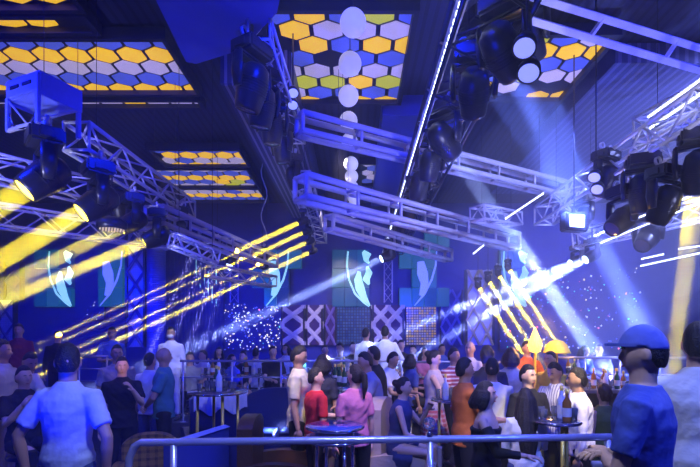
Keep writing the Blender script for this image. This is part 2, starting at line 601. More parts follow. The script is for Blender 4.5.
person('man in fine striped shirt looking down at his hands', 555, 362, 5.35, -62, -.1, ('striped shirt', (.62, .62, .66), 'short', dict(pattern='vstripes', col2=(.2, .2, .34), pscale=34)), BKT, 'mid', 'short', arms=('phone', 'fwd'), lean=(0, .10), nod=22)
person('man in white rolled-sleeve shirt seen in left profile beside the right rail post', 577, 368, 4.65, -108, -.1, WL, BKT, 'mid', 'short', arms=('down', 'down'), lean=(0, .06))
person('man in orange shirt in right profile next to the black-haired woman', 465, 358, 4.9, 100, -.1, ('orange shirt', (.50, .13, .02), 'short'), BKT, 'mid', 'short', arms=('down', 'fwd'))
person('man seen from behind in white tee beyond the woman in black', 492, 358, 5.3, 160, -.1, ('tee white', (.68, .68, .72), 'short'), BKT, 'mid', 'short', arms=('down', 'fwd'))
person('person with dark baggy cap between the orange shirt and the white dress', 487, 346, 6.0, 170, -.1, BK, BKT, 'mid', 'curly', arms=('down', 'down'))
person('woman in pale cream dress with brown chin-length hair', 511, 347, 6.6, 150, -.1, ('cream dress', (.62, .56, .46), 'short'), ('cream dress', (.62, .56, .46), 'skirt'), 'light', 'bob', HAIRR, arms=('down', 'fwd'), fem=True)
person('bald smiling man in white shirt behind the striped tee', 470, 341, 7.9, -35, -.1, W, BKT, 'light', 'bald', arms=('fwd', 'down'))
person('man in red and white striped tee at the cocktail table', 454, 348, 7.2, 25, -.1, ('tee striped', (.30, .05, .10), 'short', dict(pattern='stripes', col2=(.6, .6, .66), pscale=17)), BKT, 'mid', 'short', arms=('fwd', 'fwd'), turn=20)
PL = dict(pattern='plaid', col2=(.62, .55, .55), pscale=16)
person('woman in sleeveless top and red plaid skirt standing sideways', 434, 350, 6.5, 75, -.1, ('beige top', (.5, .42, .40), 'none'), ('red plaid', (.48, .10, .12), 'skirt', PL), 'light', 'bun', arms=('fwd', 'fwd'), fem=True, nod=15)
person('man in cream polo shirt standing sideways left of the table', 299, 346, 5.6, 85, -.1, ('cream shirt', (.66, .60, .42), 'short'), BKT, 'mid', 'short', arms=('down', 'down'), nod=14)
person('short person in bright red tee beside the cream polo shirt', 316, 368, 5.3, 120, -.1, ('tee red', (.60, .02, .03), 'short'), BKT, 'light', 'short', arms=('fwd', 'down'), turn=-20)
person('dark-haired woman in dark dress behind the red tee', 323, 354, 6.1, 150, -.1, ('dark dress', (.03, .03, .05), 'short'), ('dark dress', (.03, .03, .05), 'skirt'), 'mid', 'bob', arms=('fwd', 'down'), fem=True)
person('woman in pink tee with tied black hair by the round glass table', 355, 364, 5.0, 205, -.1, ('tee pink', (.62, .20, .30), 'short'), BKT, 'light', 'ponytail', arms=('down', 'down'), fem=True, turn=25)
person('man in grey-blue shirt leaning left over the pink tee', 365, 352, 5.9, -75, -.1, ('grey shirt', (.22, .25, .38), 'long'), BKT, 'mid', 'short', arms=('fwd', 'down'), lean=(0, .25), nod=12)
person('man in black shirt behind the leaning grey-blue shirt', 373, 346, 6.6, -110, -.1, BKL, BKT, 'tan', 'short', arms=('down', 'fwd'), lean=(0, .15))
person('woman in dark blue dress lounging on the cream chair', 404, 377, 5.3, 70, -.1, ('navy top', (.04, .05, .16), 'none'), ('navy dress', (.03, .04, .12), 'skirt'), 'light', 'bun', arms=('drink', 'lap'), lean=(0, .12), sit=True, fem=True)
person('guest in white shirt bending beside the cream chair', 393, 352, 7.3, 60, -.1, W, BKT, 'mid', 'short', arms=('fwd', 'fwd'), lean=(0, .3), nod=15)
person('guest in dark blue blouse seated left of the plaid skirt', 411, 354, 7.8, 110, -.1, ('blue blouse', (.05, .08, .3), 'short'), BKT, 'mid', 'bob', arms=('fwd', 'down'), sit=True, fem=True, stool='guest in dark blue blouse left of the plaid skirt')
person('waiter seen from behind in white shirt with black belt, on the upper level', 385, 326, 8.55, 175, TIER, WL, BKT, 'mid', 'short', arms=('hip', 'hip'))
person('waiter in white shirt facing left, left of the other waiter', 366, 328, 8.9, 150, TIER, WL, BKT, 'mid', 'short', arms=('down', 'fwd'))
person('waiter all in white with white face mask', 171, 327, 8.5, 8, TIER, ('white uniform', (.74, .74, .78), 'long'), WT, 'mid', 'short', arms=('down', 'down'), prop='mask')
person('bald man in teal shirt with folded hands behind his back', 164, 347, 6.3, 110, -.1, ('teal shirt', (.06, .20, .24), 'short'), BKT, 'mid', 'bald', arms=('back', 'back'))
person('guest seen from behind in white shirt left of the bald man', 150, 353, 6.9, 165, -.1, W, JN, 'mid', 'short', arms=('down', 'down'))
person('young man in black shirt with orange-lit face beside the glass table', 122, 357, 5.9, 20, -.1, BK, BKT, 'light', 'short', arms=('drink', 'down'), turn=10)
person('man in grey tee behind the orange-lit face', 117, 345, 7.0, 35, -.1, ('tee grey', (.25, .25, .3), 'short'), BKT, 'mid', 'short', arms=('down', 'down'))
person('man in blue shirt standing with crossed arms on the left upper level', 112, 327, 8.7, 15, TIER, ('blue shirt', (.12, .20, .55), 'short'), JN, 'light', 'short', arms=('fold', 'fold'))
person('person in maroon shirt at the far left upper level', 19, 324, 8.7, 15, TIER, ('maroon shirt', (.22, .015, .05), 'long'), BKT, 'mid', 'short', arms=('down', 'down'))
person('person in dark clothes with a pale face before the left wall', 58, 331, 9.2, 40, TIER, BKL, BKT, 'light', 'short', arms=('fwd', 'down'))
person('guest in white shirt bent forward near the left edge', 30, 352, 6.1, 80, -.1, W, BKT, 'mid', 'short', arms=('fwd', 'fwd'), lean=(0, .55), nod=25, turn=-20)
person('man in cream shirt cut by the left picture edge', 2, 340, 5.6, 100, -.1, ('cream shirt', (.66, .60, .42), 'short'), ('beige trousers', (.5, .42, .3), 'trousers'), 'mid', 'short', arms=('fwd', 'down'))
person('guest in white cap and dark shirt low at the left edge', 24, 366, 5.1, 60, -.1, BK, BKT, 'light', 'short', arms=('fwd', 'drink'), sit=True, stool='guest in dark shirt at the left edge')
person('woman in green dress with curly hair right of the white shirt', 604, 384, 5.6, 195, -.1, ('green dress', (.10, .16, .06), 'none'), ('green dress', (.10, .16, .06), 'skirt'), 'light', 'curly', HAIRR, arms=('down', 'fwd'), fem=True, sit=True, stool='woman in green dress at the right')
person('guest in bright orange shirt beside the glowing lamp', 527, 341, 8.05, 10, -.1, ('bright orange shirt', (.7, .16, .02), 'short'), BKT, 'light', 'short', arms=('fwd', 'fwd'))
person('guest in yellow hoodie next to the orange shirt, by the far wall', 550, 351, 6.7, -60, -.1, ('yellow shirt', (.6, .45, .06), 'long'), BKT, 'light', 'short', arms=('fwd', 'down'), lean=(0, .1))
person('seated guest in blue shirt left of the pair behind the right rail', 585, 345, 9.0, 30, TIER, ('blue shirt', (.12, .20, .55), 'short'), BKT, 'light', 'bob', arms=('lap', 'lap'), sit=True, fem=True, stool='guest in blue behind the right rail')
person('seated guest in grey top right of the pair behind the right rail', 599, 344, 9.8, -20, TIER, ('tee grey', (.25, .25, .3), 'short'), BKT, 'light', 'short', arms=('lap', 'up'), sit=True, stool='guest in grey behind the right rail')
# guests seated behind the long rail, left to right
back = [
    (190, 352, 20, ('tee grey', (.25, .25, .3), 'short'), 'short', 'grey tee'), (203, 350, -40, W, 'short', 'white shirt, turned left'), (219, 347, 10, BK, 'long', 'black shirt with long hair'),
    (232, 354, 60, ('blue blouse', (.05, .08, .3), 'short'), 'bob', 'blue blouse, turned right'), (243, 351, -15, BK, 'short', 'black shirt'), (256, 348, 170, W, 'short', 'white shirt seen from behind'),
    (273, 346, 30, BK, 'short', 'dark shirt left of the white blouse'), (286, 344, -20, ('white blouse', (.66, .70, .80), 'long'), 'bob', 'white blouse'),
    (325, 345, 15, ('yellow shirt', (.6, .45, .06), 'long'), 'short', 'yellow jacket'), (340, 343, -25, ('tee grey', (.25, .25, .3), 'short'), 'short', 'grey tee beside the yellow jacket'),
    (353, 342, 20, BK, 'short', 'black shirt right of the table of glasses'), (413, 345, -30, W, 'short', 'white shirt beyond the plaid skirt'), (424, 347, 25, ('tee pink', (.62, .20, .30), 'short'), 'long', 'pink tee with long hair'),
    (401, 340, 10, BK, 'short', 'black shirt right of the waiters'), (442, 344, 15, ('blue shirt', (.12, .20, .55), 'short'), 'short', 'blue shirt under the gold mosaic'), 
]
for bi, (x, y, rz, tp, hr_, desc) in enumerate(back):
    person('seated guest behind the long rail in ' + desc, x, y, (9.2, 9.95, 10.7)[bi % 3], rz, TIER, tp, BKT, 'light' if x % 2 else 'mid', hr_, arms=('lap', 'fwd'), sit=True, fem=hr_ in ('long', 'bob'), stool='guest in ' + desc, group='guests seated behind the long rail')

# ------------------------------------------------------------------ the room
def struct(name, mb, m, label=None):
    o = mb.build(name, m)
    o['kind'] = 'structure'
    if label: o['label'] = label
    return o


CZ = 6.05
FLOORM = mat('dark polished floor', (.05, .05, .07), rough=.22, bump=.08, bscale=12, var=.4, vscale=2)
WALLM = mat('dark blue wall paint', (.02, .03, .20), rough=.6, var=.25, bump=.2)
CEILM = mat('black ceiling boards', (.020, .022, .06), rough=.6, pattern='slats', col2=(.008, .008, .025), pscale=7, bump=.1)
CONC = mat('dark platform carpet', (.04, .04, .08), rough=.9, bump=.4, bscale=120)
struct('floor', MB().box((-12.4, -1.5, -.3), (12.4, 15.7, -.1)), FLOORM)
struct('trim_1', MB().box((-12.4, -1.5, -.1), (12.4, 3.75, 0), bev=.01), CONC, 'near walkway one low step above the floor')
struct('trim_2', MB().box((-12.4, 8.2, -.1), (12.4, 15.6, TIER), bev=.01), CONC, 'raised seating level at the back')
struct('wall_back', MB().box((-12.6, 15.6, -.3), (12.6, 15.8, 6.3)), WALLM)
struct('wall_left', MB().box((-12.6, -1.5, -.3), (-12.4, 15.8, 6.3)), WALLM)
struct('wall_right', MB().box((12.4, -1.5, -.3), (12.6, 15.8, 6.3)), WALLM)
struct('ceiling', MB().box((-12.6, -1.5, CZ + .25), (12.6, 15.8, CZ + .4)), CEILM)

# ------------------------------------------------------------------ honeycomb ceiling panels, lit from behind
HEXM = [mat('honeycomb frame', (.01, .01, .02), rough=.5),
        mat('blue glass pane', (.06, .10, .5), emit=(.09, .12, .62), es=.6, rough=.25, var=.3, vscale=3),
        mat('yellow glass pane', (.8, .5, .02), emit=(1, .55, .0), es=.8, rough=.25, var=.2),
        mat('white glass pane', (.6, .5, .6), emit=(.50, .42, .62), es=.6, rough=.25),
        mat('olive glass pane', (.4, .4, .03), emit=(.5, .50, .01), es=.8, rough=.25),
        mat('amber glass pane', (.8, .35, .02), emit=(1, .42, .01), es=.9, rough=.25)]


def honeycomb(label, x0, x1, y0, y1, rows, w=.42, rh=.33, seed=1, miss=0.0, z=CZ):
    r = random.Random(seed)
    t = thing('honeycomb_ceiling_panel', label, 'ceiling panel', ((x0 + x1) / 2, (y0 + y1) / 2, z), 0, 'honeycomb ceiling panels')
    cx, cy = (x0 + x1) / 2, (y0 + y1) / 2
    fr = MB()
    b = .07
    for lo, hi in (((x0 - b, y0 - b), (x1 + b, y0)), ((x0 - b, y1), (x1 + b, y1 + b)), ((x0 - b, y0), (x0, y1)), ((x1, y0), (x1 + b, y1))):
        fr.box((lo[0] - cx, lo[1] - cy, -.03), (hi[0] - cx, hi[1] - cy, .14))
    fr.build('frame', HEXM[0], t)
    mb = MB()
    mb.box((x0 - cx, y0 - cy, .06), (x1 - cx, y1 - cy, .12), mi=0)
    n = int((y1 - y0) / rh) + 2
    for j in range(n):
        y = y0 + rh * (j + .35)
        k = rows[j % len(rows)]
        i = -1
        while True:
            x = x0 + w * (i + (.5 if j % 2 else 0)) + .1
            i += 1
            if x > x1 + w / 2: break
            if r.random() < miss: continue
            pts = []
            for a in range(6):
                th = PI / 6 + a * PI / 3
                px = x + math.cos(th) * w * .5 / math.cos(PI / 6) * .86
                py = y + math.sin(th) * rh * .655 * .90
                pts.append((min(max(px, x0 + .01), x1 - .01) - cx, min(max(py, y0 + .01), y1 - .01) - cy))
            xs = [p[0] for p in pts]; ys = [p[1] for p in pts]
            if max(xs) - min(xs) < .08 or max(ys) - min(ys) < .06: continue
            # drop repeated corners made by trimming at the border
            q = []
            for p in pts:
                if not q or (abs(p[0] - q[-1][0]) + abs(p[1] - q[-1][1])) > .004: q.append(p)
            if len(q) < 3: continue
            kk = k if r.random() > .12 else r.choice([1, 2, 3, 4])
            vs = [V((a, c, .045)) for a, c in q] + [V((a, c, .06)) for a, c in q]
            m_ = len(q)
            mb.add(vs, [list(range(m_))[::-1]] + [(e, (e + 1) % m_, m_ + (e + 1) % m_, m_ + e) for e in range(m_)], kk, False)
    mb.build('glass_panes', HEXM, t)
    return t


def cd(y): return F * (CZ - EYE) / (HY - y)


def cx(px, y): return (px - CX) * cd(y) / F


honeycomb('big honeycomb panel of blue, yellow and white glass, upper left', -6.6, cx(185, 75), cd(40), cd(93), [1, 2, 3, 1, 2], seed=3)
honeycomb('narrow strip of white honeycomb glass just beyond the big left panel', -6.6, cx(200, 105), cd(101), cd(106.5), [3, 3], seed=5, rh=.4)
honeycomb('honeycomb strip of yellow and blue glass nearest the viewer, top left', -6.2, cx(72, 0), 5.3, cd(8), [1, 2], seed=6)
honeycomb('broken honeycomb strip of yellow and white glass between the two left panels', -6.4, cx(88, 24), cd(18), cd(31), [2, 3], seed=16, miss=.25)
honeycomb('honeycomb panel behind the row of white globes, top centre', cx(278, 60), cx(405, 60) , cd(12), cd(102), [1, 3, 2, 1, 3, 4, 1, 2], seed=8, w=.46, miss=.1)
honeycomb('honeycomb panel of pale glass right of the led truss', cx(486, 70), cx(585, 70), cd(36), cd(100), [3, 2, 1, 3], seed=9, miss=.1)
honeycomb('first of three rear left honeycomb strips, nearest one', cx(158, 158), cx(243, 158), cd(150), cd(166), [1, 2, 3, 2], seed=10)
honeycomb('second of three rear left honeycomb strips, the middle one', cx(158, 178), cx(252, 178), cd(169.5), cd(187), [3, 1, 2, 1], seed=11)
honeycomb('third of three rear left honeycomb strips, farthest one', cx(182, 195), cx(262, 195), cd(189), cd(201.5), [1, 3, 2], seed=12)
honeycomb('small honeycomb panel behind the far globes left of the led truss', cx(362, 175), cx(408, 175), cd(164), cd(185), [3, 1, 3], seed=13)

# dropped soffits of the ceiling
SOF = mat('navy gloss soffit', (.04, .05, .42), rough=.35, var=.1)
SLAT = mat('slatted navy soffit', (.03, .035, .12), rough=.5, pattern='slats', col2=(.30, .27, .40), pscale=9)
s1 = MB()
zz = 5.35


def zp(px, py, z):
    d = F * (z - EYE) / (HY - py)
    return ((px - CX) * d / F, d)


poly = [zp(x, y, zz) for x, y in ((150, -12), (282, -12), (277, 13), (241, 50), (196, 64), (186, 62))]
s1.prism(poly, .6, Matrix.Translation((0, 0, zz)))
tag(s1.build('ceiling_soffit_panel', SOF), 'large angular navy soffit panel hanging at the top, left of the globes', 'ceiling panel')
s2 = MB()
xa, xb = -2.0, -.95
s2.box((xa, cd(62) - .2, 5.6), (xb, 14.8, 6.28), bev=.02)
tag(s2.build('ceiling_duct', SLAT), 'long slatted navy duct running to the back wall under the ceiling', 'ceiling duct')
SL2 = mat('slatted ceiling boards', (.03, .035, .12), rough=.5, pattern='slats', col2=(.09, .09, .22), pscale=7)
s3 = MB(); s3.box((3.9, 7.0, 5.98), (7.6, 13.5, 6.28))
tag(s3.build('ceiling_slat_field', SL2), 'field of thin ceiling slats at the upper right', 'ceiling panel')
s4 = MB(); s4.box((.5, 8.5, 5.9), (1.9, 14.5, 6.28), bev=.02)
tag(s4.build('ceiling_soffit_panel', SOF), 'smooth blue soffit strip over the led truss', 'ceiling panel')

# ------------------------------------------------------------------ trusses
def truss(label, A, B, w=.3, h=.3, n=10, m=SILVER, r=.022, name='hanging_truss', hang=True, zig=True, top=True):
    A, B = V(A), V(B)
    t = thing(name, label, 'truss', A, 0, 'lighting trusses')
    ax = (B - A); L = ax.length; ax.normalize()
    sd = ax.cross(V((0, 0, 1))).normalized(); up = sd.cross(ax).normalized()
    cor = [sd * (w / 2 * a) + up * (h / 2 * b) for a, b in ((-1, -1), (1, -1), (1, 1), (-1, 1))]
    for c in cor:
        MB().tube(c, c + ax * L, r, 10).build('chord', m, t)
    k = r * .55
    for i in range(n + 1):
        p = ax * (L * i / n)
        q = ax * (L * (i + 1) / n)
        for j in range(4):
            a, b = cor[j], cor[(j + 1) % 4]
            if i in (0, n):
                MB().tube(p + a, p + b, k * 1.4, 6).build('end_brace', m, t)
            if i < n and zig:
                if (i + j) % 2: a, b = b, a
                MB().tube(p + a, q + b, k, 6).build('diagonal_brace', m, t)
            elif i < n and j in (0, 2) or (i < n and not zig):
                MB().tube(p + a, p + b, k, 6).build('cross_brace', m, t)
    if hang:
        for f in (.12, .88):
            c = ax * (L * f) + up * h / 2
            zt = CZ + .24 - (A.z + c.z)
            MB().tube(c, c + V((0, 0, zt)), .004, 5).build('hanging_cable', CABLE, t)
    return t


truss('big silver box truss running away at upper left', (-3.25, 5.45, 4.22), (-3.18, 8.85, 4.26), .30, .32, 9, r=.026)
truss('silver truss with moving heads running away at the right', (3.62, 4.3, 4.22), (3.72, 9.2, 4.25), .36, .36, 11, r=.026)
truss('upper left truss stub at the left picture edge', (-4.9, 5.4, 4.0), (-3.75, 6.7, 3.95), .3, .3, 4)
truss('truss pointing to the viewer left of the globes', (-1.05, 5.1, 5.25), (-.98, 8.0, 5.30), .24, .24, 9, r=.02)
truss('dark rear truss carrying the yellow beam lamps', (-1.0, 8.6, 4.75), (-1.0, 13.6, 4.75), .34, .34, 11, m=GREYB)
truss('left rear truss with lit end plate before the wall screens', (-3.12, 7.25, 3.76), (-2.07, 11.6, 3.72), .3, .26, 6, m=GREYB, r=.045, zig=False)
truss('short truss piece under the left rear beam', P(172, 240, 6.6), P(216, 258, 7.1), .18, .18, 5)
truss('long low truss with moving heads at far left', (-5.2, 6.2, 3.55), (-3.6, 9.2, 3.75), .3, .3, 9, m=GREYB)
truss('long grey cross truss between the globes and the led truss', (-.80, 6.75, 4.95), (4.3, 9.7, 4.92), .22, .26, 6, m=GREYB, r=.045, zig=False)
truss('second grey cross truss with boxed end at its right', (-.80, 6.9, 4.08), (3.7, 10.9, 4.08), .3, .32, 6, m=GREYB, r=.05, zig=False)
truss('far grey cross truss behind the led truss', (-.46, 8.3, 3.9), (2.3, 11.5, 3.85), .2, .24, 4, m=GREYB, r=.045, zig=False)
truss('central led truss running to the back of the hall', (1.12, 3.3, 4.62), (1.16, 14.2, 4.50), .58, .3, 26, m=DARKM, r=.022)
truss('far right truss below the blue haze', (4.2, 8.9, 3.7), (5.9, 7.2, 3.95), .3, .3, 7)
truss('upper right truss with two led strips', (3.9, 6.3, 4.65), (4.3, 4.6, 4.65), .34, .3, 6, m=WHITEM)
truss('faint truss end by the right blinder lamp', (2.3, 8.8, 4.2), (3.4, 9.9, 4.35), .3, .25, 5, m=GREYB)
truss('pale lamp truss in front of the leftmost screens', (-3.2, 10.2, 3.3), (-2.0, 11.4, 3.2), .3, .25, 6, m=GREYB)

# flat white ladder beam, top right
t = thing('ladder_beam', 'flat white ladder shaped beam crossing the top right corner', 'beam', (0, 0, 0), 0)
a0, b0 = P(530, -4, 5.1), P(745, 62, 6.2)
a1, b1 = P(530, 20, 5.25), P(745, 84, 6.35)
for a, b in ((a0, b0), (a1, b1)):
    MB().loft([a, b], [(.05, .055)] * 2, 4, side=V((0, 1, 0)), smooth=False).build('rail', WHITEM, t)
for f in (.27, .61, .86):
    MB().loft([a0.lerp(b0, f + .03), a1.lerp(b1, f - .03)], [(.055, .03)] * 2, 4, side=V((0, 1, 0)), smooth=False).build('rung', WHITEM, t)
for f in (.1, .9):
    c = a0.lerp(b0, f)
    MB().tube(c, V((c.x, c.y, CZ + .24)), .006, 5).build('hanging_cable', CABLE, t)

# blue sheet metal corner box at the near end of the left truss
t = thing('truss_corner_box', 'blue sheet metal box with cut-outs at the near end of the left truss', 'box', P(44, 112, 5.0), math.radians(-24))
t.scale = (.72, .72, .72)
for nm, lo, hi in (('front_plate', (-.36, -.32, .12), (.36, -.28, .36)), ('side_plate', (.34, -.28, .06), (.38, .34, .36)), ('side_plate', (-.38, -.28, .06), (-.34, .34, .36)), ('top_plate', (-.38, -.3, .36), (.38, .34, .39)), ('inner_shelf', (-.34, -.28, .10), (.34, .34, .13))):
    MB().box(lo, hi, bev=.006).build(nm, BLUEBOX, t)
for x in (-.34, .34):
    for y in (-.30, .30):
        MB().box((x - .03, y - .025, -.34), (x + .03, y + .025, .12)).build('leg', BLUEBOX, t)
    MB().tube(V((x, -.30, -.30)), V((x, .30, .08)), .016, 8).build('diagonal_brace', SILVER, t)
MB().box((-.36, -.32, -.36), (.36, -.27, -.32)).build('lower_bar', SILVER, t)
MB().tube(V((-.32, -.30, .08)), V((.1, -.30, -.32)), .014, 8).build('diagonal_brace', SILVER, t)
MB().loft([V((.30 * math.cos(a * PI / 10), -.30, -.10 - .26 * math.sin(a * PI / 10))) for a in range(11)], .014, 8).build('curved_brace', CHROME, t)
for q in ((-.25, .22), (.03, .22)):
    MB().box((q[0], -.335, q[1]), (q[0] + .2, -.32, q[1] + .05), bev=.004).build('slot', HEXM[0], t)
MB().tube(V((0, 0, .39)), V((0, 0, (CZ + .24 - 4.29) / .72)), .006, 5).build('hanging_cable', CABLE, t)

# ------------------------------------------------------------------ led strips
def ledstrip(label, A, B, n, m=LEDW, s=.02):
    A, B = V(A), V(B)
    t = thing('led_strip', label, 'light strip', A, 0, 'led strips')
    d = B - A
    MB().loft([V((0, 0, .012)), d + V((0, 0, .012))], [(s * 1.3, s * .6)] * 2, 4, side=V((0, 0, 1)).cross(d).normalized(), smooth=False).build('channel', SILVER, t)
    mb = MB()
    for i in range(n):
        c = d * ((i + .5) / n)
        l = d.length / n * .28
        mb.loft([c - d.normalized() * l, c + d.normalized() * l], [(s * .9, s * .7)] * 2, 6)
    o = mb.build('led_diodes', m, t)
    o['kind'] = 'stuff'
    return t


LEDB = mat('bright white led', (.9, .9, 1), emit=(.62, .7, 1), es=7)
ledstrip('long bright led strip on the left edge of the central truss', (.83, 3.3, 4.49), (.86, 14.2, 4.36), 110, LEDB, .036)
ledstrip('second led strip just beside the long one on the central truss', (.90, 3.3, 4.62), (.90, 7.0, 4.60), 46, LEDW, .02)
ledstrip('led strip on the right edge of the central truss', (1.42, 3.35, 4.47), (1.42, 7.0, 4.45), 40, LEDW, .02)
ledstrip('upper of two led strips at the right picture edge', P(648, 117, 6.2), P(706, 76, 4.8), 22, LEDB)
ledstrip('lower of two led strips at the right picture edge', P(650, 128, 6.1), P(706, 90, 4.7), 22, LEDB)
ledstrip('dotted led row under the right truss, upper one', P(594, 236, 8.3), P(698, 193, 6.4), 44, LEDB, .014)
ledstrip('dotted led row under the right truss, lower one', P(600, 243, 8.4), P(700, 203, 6.5), 44, LEDW, .014)
ledstrip('short double led row near the right wall, upper one', P(641, 259, 10), P(664, 254, 9.8), 12, LEDB, .02)
ledstrip('short double led row near the right wall, lower one', P(640, 266, 10), P(704, 252, 9.4), 26, LEDB, .02)
ledstrip('thin led row at the far right edge above the yellow beam', P(678, 249, 10), P(706, 245, 9.8), 14, LEDW, .02)
ledstrip('slim led bar floating before the blue haze right of centre', P(505, 219, 9), P(544, 193, 8), 16, LEDB, .014)
ledstrip('slim led bar by the right boxed truss end', P(473, 254, 10.5), P(484, 245, 10.2), 6, LEDB, .014)

# ------------------------------------------------------------------ lamps that hang from the trusses
_hd = MB()
_hd.lathe([(0, .20), (.07, .20), (.115, .16), (.13, .08), (.135, -.02), (.125, -.10), (.115, -.17), (.105, -.20), (.095, -.20), (.095, -.185)], seg=24)
for k in range(6):
    _hd.lathe([(.137 - k * .001, .06 - k * .022), (.142 - k * .001, .055 - k * .022), (.137 - k * .001, .05 - k * .022)], seg=24)
HEAD = _hd.mesh('lamp_head', [BLACKM])
_ln = MB(); _ln.lathe([(0, -.199), (.05, -.197), (.095, -.188)], seg=24)
LENS = {k: _ln.mesh('lens_' + k, [m]) for k, m in (('y', LENSY), ('b', LENSB), ('w', LENSW), ('d', LENSD))}
_yk = MB()
_yk.box((-.20, -.05, .22), (.20, .05, .26), bev=.012)
for sx in (-1, 1):
    _yk.loft([V((sx * .18, 0, .24)), V((sx * .185, 0, .08)), V((sx * .175, 0, -.05))], [(.022, .06), (.026, .065), (.02, .045)], 10, side=V((1, 0, 0)))
YOKE = _yk.mesh('yoke', [BLACKM])
_bs = MB(); _bs.box((-.15, -.13, .27), (.15, .13, .40), bev=.02)
for sx in (-1, 1): _bs.box((sx * .155 - .012, -.06, .30), (sx * .155 + .012, .06, .36), bev=.004)
BASE = _bs.mesh('base', [DARKM])
_cl = MB()
_cl.lathe([(.035, -.015), (.045, -.015), (.045, .015), (.035, .015), (.035, -.015)], (0, 0, .455), 14, Matrix.Rotation(PI / 2, 3, 'X'))
_cl.tube(V((0, 0, .395)), V((0, 0, .415)), .012, 8)
CLAMP = _cl.mesh('clamp', [SILVER])


def beam_light(name, a, b, col, e, r=.06, spread=3.0):
    l = bpy.data.lights.new(name, 'AREA')
    l.shape = 'DISK'; l.size = r * 2; l.color = col; l.energy = e; l.spread = math.radians(spread)
    o = bpy.data.objects.new(name, l); o.location = a; o.rotation_euler = look(a, b)
    COL.objects.link(o)
    return o


YEL = (1, .80, .01); BLU = (.12, .2, 1); WHB = (.30, .40, 1)


def moving(label, pos, target, lens='d', s=1.0, beam=None, spread=1.7, hangto=None, yaw=None):
    pos, target = V(pos), V(target)
    d = target - pos
    rz = math.atan2(d.y, d.x) - PI / 2
    t = thing('moving_spotlight', label, 'stage light', pos, rz, 'moving head lights')
    t.scale = (s, s, s)
    place('base', BASE, t); place('yoke', YOKE, t); place('clamp', CLAMP, t, (-.09, 0, 0)); place('clamp', CLAMP, t, (.09, 0, 0))
    loc = Matrix.Rotation(-rz, 3, 'Z') @ d
    h = place('head', HEAD, t, rot=loc.to_track_quat('-Z', 'Y').to_euler())
    place('lens', LENS[lens], h)
    if hangto:
        MB().tube(V((0, 0, .42)), V((0, 0, (hangto - pos.z) / s)), .015, 6).build('hanging_pole', DARKM, t)
    if beam:
        col, e = beam
        st = pos + d.normalized() * .215 * s
        beam_light('beam', st, target, col, e, .085 * s, spread)
    return t


# left truss, yellow beams towards the left
Yb = (YEL, 260)
moving('large moving light nearest at the left, throwing a yellow beam', P(45, 178, 4.9), P(-70, 248, 4.3), 'y', 1.25, Yb)
moving('second large moving light of the left truss with a yellow beam', P(98, 203, 5.6), P(-50, 290, 4.7), 'y', 1.2, Yb)
moving('third moving light of the left truss with a thin yellow beam', P(133, 222, 6.8), P(-40, 306, 5.6), 'y', 1.0, (YEL, 140))
moving('fourth moving light of the left truss with a yellow beam', P(157, 237, 6.9), P(-40, 318, 6.0), 'y', 1.0, (YEL, 250))
moving('dark moving light pointing down under the middle of the left truss', P(120, 205, 7.2), P(125, 300, 7.5), 'd', 1.1)
moving('dark moving light at the end of the left truss', P(178, 230, 8.2), P(170, 300, 9.2), 'd', 1.0)
# rear lamps, yellow beams
for i, (x, y, d, lb) in enumerate(((303, 221, 9.6, 'uppermost'), (307, 231, 10.4, 'second'), (310, 241, 11.2, 'third'), (313, 251, 12.0, 'lowest'))):
    moving(lb + ' of four yellow beam lamps stacked behind the truss left of the globes', P(x, y, d), P(x - 330, y + 150, d - .6), 'y', .6, (YEL, 200), .9)
# dark heads under the truss left of the globes
for i, (x, y, d, s, lb) in enumerate(((252, 88, 5.2, 1.25, 'nearest'), (262, 108, 5.8, 1.2, 'second'), (272, 128, 6.4, 1.1, 'third'), (282, 150, 7.2, 1.0, 'fourth'), (294, 178, 8.4, 1.0, 'farthest'))):
    moving(lb + ' dark moving light in the row left of the globes', P(x, y, d), P(x - 60 + i * 30, y + 260, d + .5), 'd', s, hangto=5.6 if x > 200 else None)
# central truss heads
cen = ((503, 52, 3.85, 1.12, (640, 330, 6.5), 'b', (BLU, 200), 'nearest moving light of the central truss, upper right of the led strip'),
       (474, 93, 4.6, 1.12, (470, 250, 6), 'd', None, 'second moving light of the central truss, unlit'),
       (444, 141, 5.7, 1.15, (590, 345, 8.5), 'b', (WHB, 110), 'moving light at the middle of the central truss throwing a white beam right'),
       (430, 165, 6.5, 1.1, (400, 330, 7.5), 'd', None, 'fourth moving light of the central truss, pale edge towards the viewer'),
       (419, 186, 7.5, 1.1, (390, 340, 8.5), 'd', None, 'fifth moving light of the central truss, unlit'),
       (411, 207, 9.1, 1.1, (380, 340, 10), 'd', None, 'sixth moving light of the central truss, unlit'),
       (402, 223, 10.2, 1.1, (370, 340, 12), 'd', None, 'seventh moving light of the central truss, unlit'),
       (396, 237, 11.8, 1.1, (370, 350, 13), 'd', None, 'eighth moving light of the central truss, unlit'),
       (388, 256, 11.6, 1.0, (180, 352, 10.2), 'b', (WHB, 220), 'far moving light of the central truss throwing a blue beam left'))
for x, y, d, s, tg, ln, bm_, lb in cen:
    moving(lb, P(x, y, d), P(*tg), ln, s, bm_, 3.4 if bm_ else 2.6)
